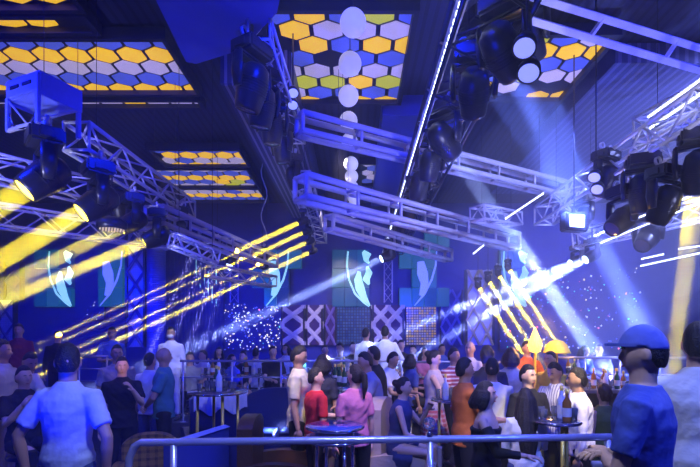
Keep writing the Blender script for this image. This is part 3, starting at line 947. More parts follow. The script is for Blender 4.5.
# right truss heads
rt = ((606, 182, 6.4, 1.05, (560, 300, 7), 'd', None, 'dark moving light at the left end of the right truss'),
      (643, 194, 5.6, 1.15, (640, 330, 5.8), 'd', None, 'big dark moving light at the middle of the right truss'),
      (622, 220, 5.9, 1.05, (500, 330, 5.5), 'd', None, 'dark moving light under the big one on the right truss'),
      (664, 205, 5.2, 1.05, (600, 330, 6), 'd', None, 'dark moving light right of the lower one on the right truss'),
      (583, 219, 7.6, .95, (560, 330, 7.4), 'd', None, 'dark moving light above the square blinder lamp'),
      (648, 238, 7.6, 1.2, (600, 300, 7), 'd', None, 'hazy moving light hanging below the right truss'),
      (698, 172, 4.9, 1.1, (668, 400, 7), 'y', (YEL, 150), 'moving light at the right edge throwing a yellow beam down'),
      (592, 256, 8.6, .8, (380, 374, 7.9), 'b', ((.25, .33, 1), 130), 'small lamp right of centre whose white beam falls steeply to the left'),
      (577, 261, 9.4, .8, (370, 344, 8.7), 'b', ((.25, .33, 1), 130), 'small lamp right of centre whose white beam runs flat to the left'))
for x, y, d, s, tg, ln, bm_, lb in rt:
    moving(lb, P(x, y, d), P(*tg), ln, s, bm_, 3.0 if x > 650 else 2.0, hangto=4.2 if y > 230 else None)
for x, y, lb in ((478, 286, 'leftmost'), (488, 280, 'second'), (498, 274, 'third'), (508, 268, 'rightmost')):
    moving(lb + ' of four yellow lamps over the tall diamond column', P(x, y, 11), P(x + 75, y + 115, 9.6), 'y', .5, (YEL, 70), .8, hangto=4.4)
for x, y, tx, ty, lb in ((196, 246, 150, 352, 'leftmost'), (207, 250, 168, 352, 'second'), (218, 254, 190, 345, 'third'), (232, 258, 208, 330, 'rightmost')):
    moving(lb + ' of four lamps with pale violet beams before the left screens', P(x, y, 10.8), P(tx, ty, 10.6), 'b', .9, ((.3, .3, 1), 45), 1.6, hangto=4.0)
moving('lone lamp before the second screen sending a blue shaft left', P(262, 262, 11.5), P(300, 330, 12.5), 'd', .9, hangto=4.0)

# second wide blue shafts through the haze on the right
for a, b, e, r_, sp, lb in ((P(474, 60, 6.0), P(660, 345, 8.0), 70, .13, 5, 'wash light with a wide blue shaft behind the central truss'),
                            (P(528, 40, 6.2), P(640, 330, 9.5), 30, .13, 5, 'wash light with a wide blue shaft at the upper right')):
    moving(lb, a, b, 'b', 1.4, (BLU, e), sp, hangto=5.9)


def wash(label, pos, target, s=1.0, m='w'):
    """a pair of round wash lamps on a bracket"""
    pos = V(pos)
    t = thing('wash_light_pair', label, 'stage light', pos, 0, 'wash light pairs')
    R_ = (V(target) - pos).to_track_quat('-Z', 'Y').to_matrix()
    for q in (-1, 1):
        c = R_ @ V((0, q * .115 * s, 0))
        b = MB(); b.lathe([(0, .10), (.07, .10), (.10, .02), (.105, -.05), (.09, -.05)], seg=20)
        for i, v in enumerate(b.v): b.v[i] = tuple(c + R_ @ (V(v) * s))
        lamp = b.build('lamp_housing', DARKM, t)
        l_ = MB(); l_.lathe([(0, -.052), (.09, -.045)], seg=20)
        for i, v in enumerate(l_.v): l_.v[i] = tuple(c + R_ @ (V(v) * s))
        l_.build('lens', [LENSW][0], lamp)
    MB().tube(V((0, 0, .05)), V((0, 0, CZ + .24 - pos.z)), .01, 6).build('hanging_pole', DARKM, t)
    return t


wash('pair of round wash lamps right of the central truss', P(527, 58, 3.5), P(505, 180, 2.9), .85)
wash('pair of small round wash lamps left of the globes', P(293, 98, 6.5), P(300, 300, 4.5), .75)
wash('pair of round wash lamps at the left end of the right truss', P(596, 182, 6.1), P(560, 300, 5), .8)
t = thing('perforated_wash_light', 'round lamp with a honeycomb grille below the left truss', 'stage light', P(112, 230, 6.2), 0)
gr = MB(); gr.lathe([(.17, .0), (.19, .02), (.19, .10), (.12, .16), (0, .17)], seg=26)
gr.build('housing', BLACKM, t)
g2 = MB()
for i in range(-4, 5):
    for j in range(-4, 5):
        x = i * .04 + (j % 2) * .02; y = j * .035
        if math.hypot(x, y) < .16: g2.lathe([(0, .0), (.014, .0), (.014, .012)], (x, y, .0), 6)
g2.build('grille', mat('warm glowing grille', (.6, .5, .35), emit=(.8, .6, .3), es=.5), t)  # the warm reflection is put in as emission
MB().tube(V((0, 0, .16)), V((0, 0, 4.04 - P(112, 230, 6.2).z)), .01, 6).build('hanging_pole', DARKM, t)
t = thing('dangling_cable', 'thin wavy cable dangling before the rear honeycomb strips', 'cable', P(264, 186, 10.5), 0)
pts = [V((.07 * math.sin(i * .9) * (1 if i > 3 else .3), 0, CZ + .24 - P(264, 186, 10.5).z - i * .14)) for i in range(17)]
MB().loft(pts, .012, 8).build('cable', mat('pale cable', (.4, .42, .4)), t)
# square blinder lamp
bp_ = P(574, 222, 7.0)
t = thing('square_blinder_lamp', 'square blinder lamp with pale lit face on the right side', 'stage light', bp_, math.radians(12))
MB().box((-.17, -.06, -.14), (.17, .12, .14), bev=.02).build('housing', BLACKM, t)
MB().box((-.12, -.075, -.09), (.12, -.06, .09)).build('lens', LENSW, t)
MB().tube(V((0, 0, .14)), V((0, 0, CZ + .24 - bp_.z)), .01, 6).build('hanging_pole', DARKM, t)

# ------------------------------------------------------------------ globes
for i, (x, y) in enumerate(((353, 23), (350, 64), (348.5, 96), (348.5, 121), (349.5, 141.5), (351, 164), (351.5, 176.5), (352.3, 187.5), (353, 197), (353.7, 205), (354.3, 212.5))):
    d = F * 3.6 / (HY - y)
    c = P(x, y, d)
    t = thing('pendant_globe_lamp', ['nearest and largest', 'second', 'third', 'fourth', 'fifth', 'sixth', 'seventh', 'eighth', 'ninth', 'tenth', 'farthest and smallest'][i] + ' white globe lamp in the ceiling row', 'pendant lamp', c, 0, 'row of white globe lamps')
    MB().ell((0, 0, 0), .152, 28, 20).build('globe', FROST, t)
    MB().lathe([(0, .17), (.04, .17), (.05, .145), (.03, .14)], seg=14).build('cap', DARKM, t)
    MB().tube(V((0, 0, .16)), V((0, 0, CZ + .25 - c.z)), .006, 6).build('cord', CABLE, t)

# ------------------------------------------------------------------ the back wall
BY = 15.45
k = BY / F


def wx(px): return (px - CX) * k


def wz(py): return EYE + (HY - py) * k


TEAL = [mat('teal screen tile %d' % i, c, rough=.3, emit=e, es=s * .5) for i, (c, e, s) in enumerate((((.01, .06, .12), (.005, .10, .20), .9), ((.01, .08, .14), (.01, .17, .25), .8), ((.005, .03, .10), (.01, .05, .22), .8), ((.02, .1, .14), (.03, .22, .30), .7)))]
FIG = mat('pale mint screen picture', (.5, .7, .65), emit=(.35, .85, .72), es=.85)
FIG2 = mat('pale blue screen picture', (.4, .5, .8), emit=(.25, .35, .95), es=.6)
BEZ = mat('screen bezel', (.01, .01, .02), rough=.4)


def screen(label, px, tiles, kind, y=BY, flip=1, fm=None):
    kk = y / F
    t = thing('mosaic_screen', label, 'screen', ((px - CX) * kk, y, EYE), 0, 'mosaic screens on the back wall')
    r = random.Random(int(px))
    TS = 12.5

    def pt(x, yy): return V(((x) * kk * flip, -.12, (HY - yy) * kk))
    for (i, j) in tiles:
        x0, x1 = i * TS, (i + 1) * TS; y0, y1 = 250 + j * 19, 250 + (j + 1) * 19
        dep = .02 * r.random()
        a, b = pt(x0, y1), pt(x1, y0)
        lo = V((min(a.x, b.x) + .01, -.10 - dep, a.z + .01)); hi = V((max(a.x, b.x) - .01, .10, b.z - .01))
        MB().box(lo, hi, bev=.006).build('screen_tile', TEAL[r.randrange(4)], t)
    mb = MB()

    def stroke(pts, ws):
        pts = [V((p[0] * kk * flip, -.130, (HY - p[1]) * kk)) for p in pts]
        mb.loft(pts, [(w * 1.5 * kk, .006) for w in ws], 6, side=None if False else V((1, 0, 0)), smooth=False)
    if kind == 'figure':
        stroke([(-9, 252), (-10, 266), (-8, 280), (-2, 294), (7, 303), (12, 307)], [.5, .6, .6, .7, .6, .3])
        stroke([(2, 272), (1, 280), (3, 289), (7, 298), (13, 306)], [1.0, 2.6, 3.0, 2.0, .3])
        stroke([(6, 252), (10, 256), (9, 261), (12, 264)], [1.2, 3.0, 1.6, .6])
        stroke([(10, 267), (12, 273), (9, 280), (12, 285)], [.8, 2.2, 2.4, .8])
    else:
        stroke([(12, 252), (11, 266), (7, 280), (0, 294), (-10, 306)], [.4, .6, .7, .7, .3])
        stroke([(-4, 262), (-2, 274), (0, 284), (-4, 296)], [2.2, 3.6, 2.6, 1.0])
    mb.build('screen_picture', fm or FIG, t)
    return t


G9 = [(-1, 0), (0, 0), (-1, 1), (0, 1), (-1, 2), (0, 2)]
screen('leftmost screen with pale mint curved figure on teal tiles', 61, G9 + [(-2, 2), (-2, 0)], 'figure')
screen('dim teal mosaic screen with a faint blue figure left of the diamond column', 112, G9, 'arc', fm=FIG2)
screen('screen with pale mint figure between the two left trusses', 207, G9 + [(-2, 1)], 'figure')
screen('teal screen with a thin arc left of the globes', 277, G9 + [(-2, 1), (1, 0)], 'arc')
screen('screen with bright mint figure under the row of globes', 357, G9 + [(-2, 0), (-2, 1), (-2, 2)], 'figure')
screen('screen with blurred blue figure and arc right of the central truss', 424, G9 + [(-2, 0), (1, 2), (1, -1), (-2, 2), (0, -1)], 'arc', fm=FIG2)
screen('rightmost screen with mint figure beside the tall diamond column', 512, G9, 'figure')


def lattice(label, px0, px1, py0, py1, nx, ny, m, y=BY, th=.05, back=None, name='diamond_lattice_panel', curvy=False, cat='wall panel'):
    kk = y / F
    x0, x1 = (px0 - CX) * kk, (px1 - CX) * kk
    z0, z1 = EYE + (HY - py1) * kk, EYE + (HY - py0) * kk
    t = thing(name, label, cat, ((x0 + x1) / 2, y, z0), 0, 'decorated wall panels')
    hw, h = (x1 - x0) / 2, z1 - z0
    if back:
        MB().box((-hw, 0, 0), (hw, .14, h), bev=.01).build('backing', back, t)
    cw, ch = 2 * hw / nx, h / ny
    for i in range(nx):
        for s_ in (-1, 1):
            pts = []
            N = ny * 8
            for q in range(N + 1):
                u_ = q / 8
                tri = abs((u_ % 2) - 1) * 2 - 1
                if curvy: tri = max(-1, min(1, tri * 1.35))
                pts.append(V((-hw + cw * (i + .5) + s_ * tri * cw * .47, -.05 - .012 * s_, h * q / N)))
            MB().loft(pts, [(th / 2, .02)] * len(pts), 4, side=V((1, 0, 0)), smooth=False).build('lattice_strip', m, t)
    for sx in (-1, 1):
        MB().box((sx * hw - .03, -.07, 0), (sx * hw + .03, .10, h)).build('frame_post', m if not back else BEZ, t)
    return t


LATM = mat('pale beige glow lattice', (.62, .56, .50), rough=.5, emit=(.35, .33, .6), es=.10)  # weak emission stands in for light falling on the strips
NAVY = mat('navy lattice', (.02, .03, .22), rough=.5)
PEARL = mat('pearl mosaic', (.50, .52, .62), rough=.35, pattern='plaid', col2=(.36, .38, .5), pscale=14)
PURP = mat('dark violet panel', (.06, .015, .10), rough=.6)
lattice('first beige crossed lattice screen right of the sparkling wall', 282, 304, 305, 345, 1, 2, LATM, th=.16, curvy=True, back=PURP)
lattice('narrow beige crossed lattice between two lattice screens', 307, 322, 305, 345, 1, 2, LATM, th=.14, curvy=True, back=PURP)
lattice('dim violet lattice left of the teal mosaic', 325, 336, 305, 345, 1, 2, mat('dim violet lattice', (.2, .14, .3)), th=.10, back=PURP)
lattice('beige crossed lattice behind the waiters', 373, 403, 305, 345, 2, 2, LATM, y=BY - .05, th=.16, curvy=True, back=PURP)
lattice('tall pearl column with navy diamonds at the left', 127, 145, 222, 347, 1, 5, NAVY, y=14.2, th=.10, back=PEARL, name='diamond_column', cat='column')
lattice('tall glowing diamond column right of centre', 466, 493, 270, 345, 2, 3, mat('gold diamond lattice', (.55, .42, .15), rough=.4), y=13.6, th=.09, back=mat('pearl mosaic lit', (.55, .52, .62), rough=.35), name='diamond_column', cat='column')
lattice('dim diamond panel at the left edge of the back wall', -2, 15, 300, 347, 1, 2, NAVY, th=.08, back=PEARL)
lattice('faint diamond panel left of the dim mosaic screen', 6, 22, 262, 300, 1, 2, NAVY, th=.08, back=WALLM)
lattice('dim blue lattice left of the glowing column', 440, 462, 290, 345, 2, 3, mat('blue lattice strips', (.25, .28, .5)), th=.08, back=WALLM)


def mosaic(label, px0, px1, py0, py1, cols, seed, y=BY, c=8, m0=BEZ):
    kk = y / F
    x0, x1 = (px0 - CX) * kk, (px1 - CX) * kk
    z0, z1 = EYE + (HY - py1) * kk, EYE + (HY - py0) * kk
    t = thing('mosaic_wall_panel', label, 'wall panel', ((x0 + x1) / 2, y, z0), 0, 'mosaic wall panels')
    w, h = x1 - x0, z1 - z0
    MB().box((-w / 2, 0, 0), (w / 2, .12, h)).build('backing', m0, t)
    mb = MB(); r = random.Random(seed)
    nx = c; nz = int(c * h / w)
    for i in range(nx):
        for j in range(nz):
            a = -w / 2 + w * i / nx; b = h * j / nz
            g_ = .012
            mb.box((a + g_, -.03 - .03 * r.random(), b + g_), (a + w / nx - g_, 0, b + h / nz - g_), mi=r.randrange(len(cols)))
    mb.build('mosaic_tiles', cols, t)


mosaic('teal grey glass mosaic between the lattice screens', 337, 370, 307, 345, [mat('mosaic teal %d' % i, c_, rough=.2) for i, c_ in enumerate(((.06, .16, .22), (.10, .2, .25), (.04, .1, .2)))], 2, c=12)
mosaic('golden glass mosaic right of the waiters with warm glow put in', 406, 436, 307, 345, [mat('mosaic gold %d' % i, c_, rough=.2, emit=e_, es=.35) for i, (c_, e_) in enumerate((((.6, .5, .25), (.5, .4, .2)), ((.4, .4, .4), (.25, .25, .4)), ((.7, .5, .1), (.9, .55, .05))))], 4, c=12)  # tile emission stands in for warm light on the mosaic


def sparkle(label, px0, px1, py0, py1, n, cols, wts, seed, y=BY, rs=(.02, .045)):
    kk = y / F
    x0, x1 = (px0 - CX) * kk, (px1 - CX) * kk
    z0, z1 = EYE + (HY - py1) * kk, EYE + (HY - py0) * kk
    t = thing('sparkling_led_wall', label, 'light wall', ((x0 + x1) / 2, y, z0), 0, 'sparkling led walls')
    w, h = x1 - x0, z1 - z0
    MB().box((-w / 2, 0, 0), (w / 2, .10, h)).build('backing', WALLM, t)
    r = random.Random(seed); mb = MB()
    for _ in range(n):
        rr = r.uniform(*rs)
        mb.ell((r.uniform(-w / 2, w / 2), -.02, r.uniform(0, h)), rr, 6, 4, mi=r.choices(range(len(cols)), wts)[0])
    o = mb.build('led_dots', cols, t); o['kind'] = 'stuff'


def em(n, c_, s_): return mat(n, tuple(min(.9, q) for q in c_), emit=c_, es=s_)


DOTS = [em('dot white', (.7, .75, 1), 2.2), em('dot yellow', (1, .8, .3), 2.2), em('dot blue', (.12, .2, 1), .8), em('dot red', (1, .15, .2), 3), em('dot green', (.1, .9, .5), 1.6)]
sparkle('wall of small white and gold lights behind the left guests', 202, 281, 304, 350, 330, DOTS, [3, 2.5, 5, .25, .1], 3, rs=(.008, .026))
sparkle('dark wall of scattered coloured lights at the right', 500, 640, 268, 350, 260, DOTS, [2, .6, 6, 1.2, 1.2], 5, rs=(.012, .03))
sparkle('small cluster of star lights under the left ceiling', 86, 104, 300, 320, 8, DOTS, [1, 0, 1, 0, 0], 9, rs=(.01, .02))
# ribbed round column and striped curtain beside the diamond column
rb = MB()
prof = []
for i in range(60):
    z = i * .07
    prof += [(.26, z), (.29, z + .02), (.26, z + .05)]
rb.lathe(prof, seg=24)
o = rb.build('ribbed_column', mat('ribbed blue column', (.08, .10, .42), rough=.35, metal=.3)); o.location = (wx(155) * .92, 14.3, .36)
tag(o, 'round ribbed blue column beside the left diamond column', 'column')
cu = MB(); vs_ = []
for i in range(81):
    x = i * .025 * 1.0
    vs_.append((x, .02 * math.sin(i * 1.2)))
N_ = len(vs_)
cu.add([V((x, y, 0)) for x, y in vs_] + [V((x, y, 4.3)) for x, y in vs_] + [V((x, y + .02, 4.3)) for x, y in vs_] + [V((x, y + .02, 0)) for x, y in vs_],
       [(i, i + 1, N_ + i + 1, N_ + i) for i in range(N_ - 1)] + [(N_ + i, N_ + i + 1, 2 * N_ + i + 1, 2 * N_ + i) for i in range(N_ - 1)] + [(2 * N_ + i, 2 * N_ + i + 1, 3 * N_ + i + 1, 3 * N_ + i) for i in range(N_ - 1)])
o = cu.build('curtain', mat('dark blue velvet curtain', (.015, .02, .14), rough=1)); o.location = (wx(165), 15.3, .8)
tag(o, 'dark blue folded curtain right of the ribbed column', 'curtain')
# hanging figure lights between the screens
for x, lb in ((235, 'left of the thin arc screen'), (388, 'between the two screens under the central truss')):
    t = thing('hanging_light_column', 'thin dark column of crossed wires with tiny lights ' + lb, 'wall light', (wx(x), BY - .1, wz(303)))
    for sx in (-1, 1):
        MB().box((sx * .13 - .015, -.015, 0), (sx * .13 + .015, .015, 1.7)).build('post', GREYB, t)
    for j in range(5):
        for s_ in (-1, 1):
            MB().tube(V((-s_ * .13, 0, j * .34)), V((s_ * .13, 0, j * .34 + .34)), .01, 5).build('wire', GREYB, t)

# ------------------------------------------------------------------ railings
def railing(label, pts, zs, posts, m=CHROME, r=.028, extra=()):
    t = thing('metal_railing', label, 'railing', (0, 0, 0), 0, 'metal railings')
    for z in zs:
        MB().loft([V((x, y, z)) for x, y in pts], r if z == zs[0] else r * .6, 12).build('rail', m, t)
    for (x, y, zb) in posts:
        MB().tube(V((x, y, zb)), V((x, y, zs[0])), r * .8, 12).build('post', m, t)
        MB().lathe([(0, .012), (.05, .012), (.055, 0)], (x, y, zb), 16).build('post_foot', m, t)
    return t


RAILM = mat('brushed steel rail', (.72, .74, .85), rough=.25, metal=.6)
RZ = 1.06
fr = thing('metal_railing', 'thick chrome handrail across the foreground, bent down at its left end', 'railing', (0, 0, 0), 0, 'metal railings')
L0 = P(141, 443.5, 3.65); L0.z = RZ
R0 = P(626, 437.5, 3.85); R0.z = RZ
pts = [V((L0.x - .10, L0.y, 0.02)), V((L0.x - .10, L0.y, .80)), V((L0.x - .09, L0.y, .94)), V((L0.x - .05, L0.y, 1.03)), L0] + [L0.lerp(R0, f) for f in (.25, .5, .75)] + [R0]
MB().loft(pts, .030, 14).build('rail', RAILM, fr)
m2 = [V((L0.x - .10, L0.y, .55)), V((R0.x, R0.y, .55))]
MB().loft(m2, .016, 10).build('rail', RAILM, fr)
for px in (172, 424, 607):
    f = (px - 141) / (626 - 141)
    q = L0.lerp(R0, f)
    MB().tube(V((q.x, q.y, 0.005)), V((q.x, q.y, RZ)), .026, 12).build('post', RAILM, fr)
    MB().lathe([(0, .014), (.055, .014), (.06, 0)], (q.x, q.y, .0), 16).build('post_foot', RAILM, fr)
q = L0.lerp(R0, (423 - 141) / 485)
t = thing('crystal_ball_lamp', 'faceted glass ball on the foreground rail beside the dark chair', 'lamp', (q.x, q.y, RZ + .025))
MB().lathe([(.03, 0), (.03, .02), (.014, .03), (.014, .05)], seg=14).build('stand', CHROME, t)
bm = bmesh.new(); bmesh.ops.create_icosphere(bm, subdivisions=2, radius=.055)
me = bpy.data.meshes.new('glass_ball'); bm.to_mesh(me); bm.free(); me.materials.append(GLASS)
place('glass_ball', me, t, (0, 0, .10))

railing('long chrome rail in front of the back seating, centre', [(wx(180) * .535, 8.28), (wx(404) * .535, 8.28)], [1.44, 1.15], [((x - CX) * 8.28 / F, 8.28, TIER) for x in (183, 232, 281, 330, 377, 402)], RAILM, .022)
railing('chrome rail of the upper level right of the centre gap', [((408 - CX) * 8.28 / F, 8.28), ((500 - CX) * 8.28 / F, 8.28)], [1.42, 1.15], [((x - CX) * 8.28 / F, 8.28, TIER) for x in (410, 455, 498)], RAILM, .022)
railing('chrome rail of the upper level on the right side', [((548 - CX) * 8.28 / F, 8.28), ((700 - CX) * 8.28 / F, 8.28)], [1.5, 1.2, .9], [((x - CX) * 8.28 / F, 8.28, TIER) for x in (551, 585, 620, 660, 698)], RAILM, .022)
railing('three bar chrome rail of the left upper level', [((78 - CX) * 8.28 / F, 8.28), ((108 - CX) * 8.28 / F, 8.28)], [1.52, 1.3, 1.08], [((x - CX) * 8.28 / F, 8.28, TIER) for x in (79, 107)], RAILM, .022)
lr = P(640, 464, 3.3)
railing('short low rail beside the tall man in the cap', [(P(592, 464, 3.5).x, 3.5), (P(652, 464, 3.5).x, 3.5)], [.93], [(P(596, 464, 3.5).x, 3.5, 0.0), (P(648, 464, 3.5).x, 3.5, 0.0)], RAILM)

# ------------------------------------------------------------------ tables, bottles and glasses
DARKT = mat('dark table top', (.03, .03, .06), rough=.12, coat=.6)
BRASS = mat('brass tube', (.85, .62, .08), rough=.3, metal=.25)


def glassset(ctr, z, n, rad, where, seed, bottles=3):
    r = random.Random(seed)
    used = []
    cols = [mat('dark green bottle', (.02, .10, .04), rough=.08, coat=1), mat('amber bottle', (.35, .14, .02), rough=.08, coat=1), mat('clear bottle', (.6, .65, .75), rough=.08, coat=1)]
    i = tries = 0
    while i < n + bottles and tries < 900:
        tries += 1
        a = r.random() * 2 * PI; q = rad * math.sqrt(r.random()) * .85
        x, y = ctr[0] + q * math.cos(a), ctr[1] + q * math.sin(a)
        if any((x - u_) ** 2 + (y - v_) ** 2 < .011 for u_, v_ in used): continue
        used.append((x, y))
        if i < bottles:
            h = r.uniform(.26, .31); ci = r.randrange(3)
            b = MB(); b.lathe([(0, 0), (.036, 0), (.038, .02), (.038, h * .6), (.014, h * .76), (.013, h), (0, h)], seg=14)
            t = thing('bottle', ('dark green', 'amber', 'clear')[ci] + ' bottle ' + where, 'bottle', (x, y, z), 0, 'bottles ' + where)
            b.build('glass_body', cols[ci], t)
            MB().lathe([(0, h + .012), (.016, h + .012), (.016, h - .03)], seg=10).build('cap', BRASS, t)
            MB().lathe([(.0388, .05), (.0388, h * .45)], seg=14).build('label', mat('paper label', (.7, .68, .6)), t)
        else:
            b = MB(); h = r.uniform(.09, .13)
            b.lathe([(0, 0), (.026, 0), (.033, h), (.030, h), (.024, .012), (0, .012)], seg=14)
            o = b.build('drinking_glass', GLASS); o.location = (x, y, z)
            tag(o, 'clear drinking glass ' + where, 'glass', 'glasses ' + where)
        i += 1


def round_table(label, x, y, r, z, z0=-.1, leg=BRASS, two=False, top=DARKT, legs=3):
    t = thing('cocktail_table', label, 'table', (x, y, z0), 0, 'tables in the hall')
    h = z - z0
    MB().lathe([(0, h), (r, h), (r + .012, h - .015), (r, h - .03), (0, h - .03)], seg=40).build('tabletop', top, t)
    ring = MB(); ring.loft([V((r * math.cos(a * PI / 20), r * math.sin(a * PI / 20), h - .015)) for a in range(41)], .016, 8, caps=False); ring.build('edge_ring', CHROME, t)
    for i in range(legs):
        a = 2 * PI * i / legs + .5
        MB().tube(V((r * .7 * math.cos(a), r * .7 * math.sin(a), h - .03)), V((r * .75 * math.cos(a), r * .75 * math.sin(a), 0)), .018, 8).build('leg', leg, t)
    if two:
        MB().lathe([(0, h - .12), (r * 1.08, h - .12), (r * 1.08, h - .135), (0, h - .135)], seg=40).build('lower_shelf', top, t)
        ring = MB(); ring.loft([V((r * 1.1 * math.cos(a * PI / 20), r * 1.1 * math.sin(a * PI / 20), h - .125)) for a in range(41)], .016, 8, caps=False); ring.build('edge_ring', CHROME, t)
    return t


c = P(335, 425, 4.5); GT = mat('blue tinted glass top', (.10, .16, .45), rough=.08, coat=1)
round_table('round two tier glass table with chrome rings in front centre', c.x, 4.5, .27, c.z, leg=CHROME, two=True, top=GT, legs=4)
c = P(322, 392, 6.2)
c = P(334, 385, 7.05)
round_table('dark high table laden with glasses among the centre group', c.x, 7.05, .46, 1.16)
glassset((c.x, 7.05), 1.16, 20, .44, 'on the high centre table', 4, 7)
c = P(452, 392, 5.9)
round_table('dark cocktail table before the red plaid skirt', c.x, 5.75, .28, 1.12)
glassset((c.x, 5.75), 1.12, 7, .26, 'on the table by the plaid skirt', 5, 3)
c = P(556, 418, 4.2)
round_table('dark cocktail table between the striped and the white shirt', c.x, 4.2, .2, 1.14)
glassset((c.x, 4.2), 1.14, 5, .18, 'on the table behind the right handrail', 6, 2)
c = P(218, 390, 5.7)
round_table('round table with brass legs at left centre', c.x, 5.7, .34, 1.22, legs=4)
glassset((c.x, 5.7), 1.22, 7, .3, 'on the brass legged table', 7, 2)
c = P(498, 392, 5.5)
# high tables on the back level
for x, n_, lb in ((214, 6, 'left'), (250, 6, 'centre left'), (336, 12, 'centre'), (300, 5, 'middle'), (575, 6, 'right')):
    X = (x - CX) * 8.62 / F
    round_table('small round table on the upper level behind the rail, %s one' % lb, X, 8.62, .24, 1.18, TIER, leg=CHROME)
    glassset((X, 8.62), 1.18, n_, .2, 'on the %s upper level table' % lb, x, 3)
# bar station right of the white shirt
bx0 = P(566, 390, 7.2).x; bx1 = P(650, 390, 7.2).x
t = thing('bar_counter', 'lit bar station with shelves of glasses behind the right group', 'counter', ((bx0 + bx1) / 2, 7.3, -.1))
hw = (bx1 - bx0) / 2
for z, nm in ((1.12, 'countertop'), (.78, 'shelf')):
    MB().box((-hw, -.28, z), (hw, .28, z + .05), bev=.008).build(nm, mat('steel counter', (.45, .42, .35), rough=.3, metal=.7), t)
for x in (-hw + .04, -hw / 3, hw / 3, hw - .04):
    MB().box((x - .03, -.26, 0), (x + .03, .26, 1.12)).build('side_panel', DARKM, t)
glassset((bx0 + .45, 7.28), 1.07, 8, .24, 'at the left end of the bar counter', 21, 4)
glassset((bx1 - .45, 7.28), 1.07, 8, .24, 'at the right end of the bar counter', 22, 4)
# glowing lamp
gp = P(535, 343, 7.4)
t = thing('glowing_table_lamp', 'glowing yellow flame lamp standing beside the orange shirt', 'lamp', (gp.x, gp.y, -.1))
GL = mat('lit amber glass', (1, .6, .1), emit=(1, .55, .08), es=3.5)
MB().lathe([(0, 0), (.14, 0), (.14, .03), (.02, .05), (.02, 1.72)], seg=18).build('stand', BRASS, t)
MB().lathe([(.02, 1.72), (.08, 1.74), (.11, 1.84), (.07, 1.96), (.015, 2.10), (0, 2.12)], seg=20).build('lamp_shade', GL, t)
# yellow cloth dome (parasol like shade) under the yellow beams
t = thing('yellow_shade', 'yellow domed shade lit by the yellow beams behind the right group', 'shade', (P(558, 360, 7.7).x, 7.75, -.1))
MB().lathe([(0, 1.92), (.1, 1.90), (.16, 1.84), (.21, 1.72), (.22, 1.7), (.20, 1.72)], seg=26).build('dome', cloth('yellow cloth', (.75, .6, .1)), t)
MB().lathe([(.16, .0), (.16, .03), (.02, .04), (.02, 1.85)], seg=12).build('stand', BRASS, t)

# ------------------------------------------------------------------ seats
LEATH = mat('brown leather', (.10, .045, .02), rough=.35, bump=.4, bscale=60, coat=.3)
CREAMC = cloth('cream throw', (.62, .58, .56))
NAVL = mat('navy leather', (.02, .03, .12), rough=.35, bump=.3, bscale=60, coat=.3)
GOLDP = mat('gold patterned upholstery', (.30, .17, .04), rough=.45, pattern='plaid', col2=(.08, .04, .02), pscale=12, bump=.4)


def sofa(label, x, y, rz, w=1.5, m=LEATH, z0=-.1, hb=.95, cush=None, group='club sofas'):
    t = thing('club_sofa', label, 'sofa', (x, y, z0), math.radians(rz), group)
    MB().box((-w / 2, -.38, .08), (w / 2, .38, .30), bev=.03).build('base', m, t)
    n = max(1, round(w / .6))
    for i in range(n):
        a = -w / 2 + .12 + (w - .24) * i / n; b = -w / 2 + .12 + (w - .24) * (i + 1) / n
        MB().box((a + .005, -.40, .30), (b - .005, .22, .45), bev=.05).build('seat_cushion', cush or m, t)
    bk = MB()
    N = 14
    poly = [(-w / 2, .1)] + [(-w / 2 + w * i / N, hb - .10 * (abs(i / N * 2 - 1) ** 3)) for i in range(N + 1)] + [(w / 2, .1)]
    bk.prism(poly, .16, Matrix.Translation((0, .40, 0)) @ Matrix.Rotation(PI / 2, 4, 'X'))
    bk.build('backrest', m, t)
    for sx in (-1, 1):
        ar = MB()
        poly = [(-.38, .08), (.38, .08), (.38, .62)] + [(.38 - .76 * i / 8, .62 + .05 * math.sin(i * PI / 8)) for i in range(1, 8)] + [(-.38, .60)]
        ar.prism(poly, .12, Matrix.Translation((sx * w / 2 - .06, 0, 0)) @ Matrix(((0, 0, 1, 0), (1, 0, 0, 0), (0, 1, 0, 0), (0, 0, 0, 1))))
        ar.build('armrest', m, t)
        for sy in (-1, 1):
            MB().tube(V((sx * (w / 2 - .08), sy * .3, 0)), V((sx * (w / 2 - .08), sy * .3, .09)), .025, 8).build('leg', DARKM, t)
    return t


c = P(242, 405, 4.9)
sofa('brown leather booth sofa behind the foreground rail, left of centre', c.x + .36, 5.15, 90, .62, LEATH, hb=1.12, cush=GOLDP)
c = P(150, 440, 4.6)
sofa('gold patterned sofa at the lower left behind the rail', -2.15, 4.85, 20, .55, GOLDP, hb=.92)
c = P(208, 385, 6.4)
SX, SY = c.x - .02, 6.85
sofa('navy armchair under the cream throw at left centre', SX, SY, 205, .8, NAVL, hb=1.22)
t = MB(); rw = []
for i in range(19):
    x = -.36 + .04 * i
    rip = .018 * math.sin(i * 1.7)
    rw.append([V((x, .215 + rip, .98 + .03 * math.sin(i * .9))), V((x, .222 + rip, 1.08)), V((x, .225, 1.20 - .10 * (abs(x) / .4) ** 3)), V((x, .30, 1.245 - .10 * (abs(x) / .4) ** 3)), V((x, .42, 1.235 - .10 * (abs(x) / .4) ** 3)), V((x, .425 + rip, 1.08)), V((x, .44 + rip, .94 + .05 * math.sin(i * .8 + 1)))])
n7 = 7
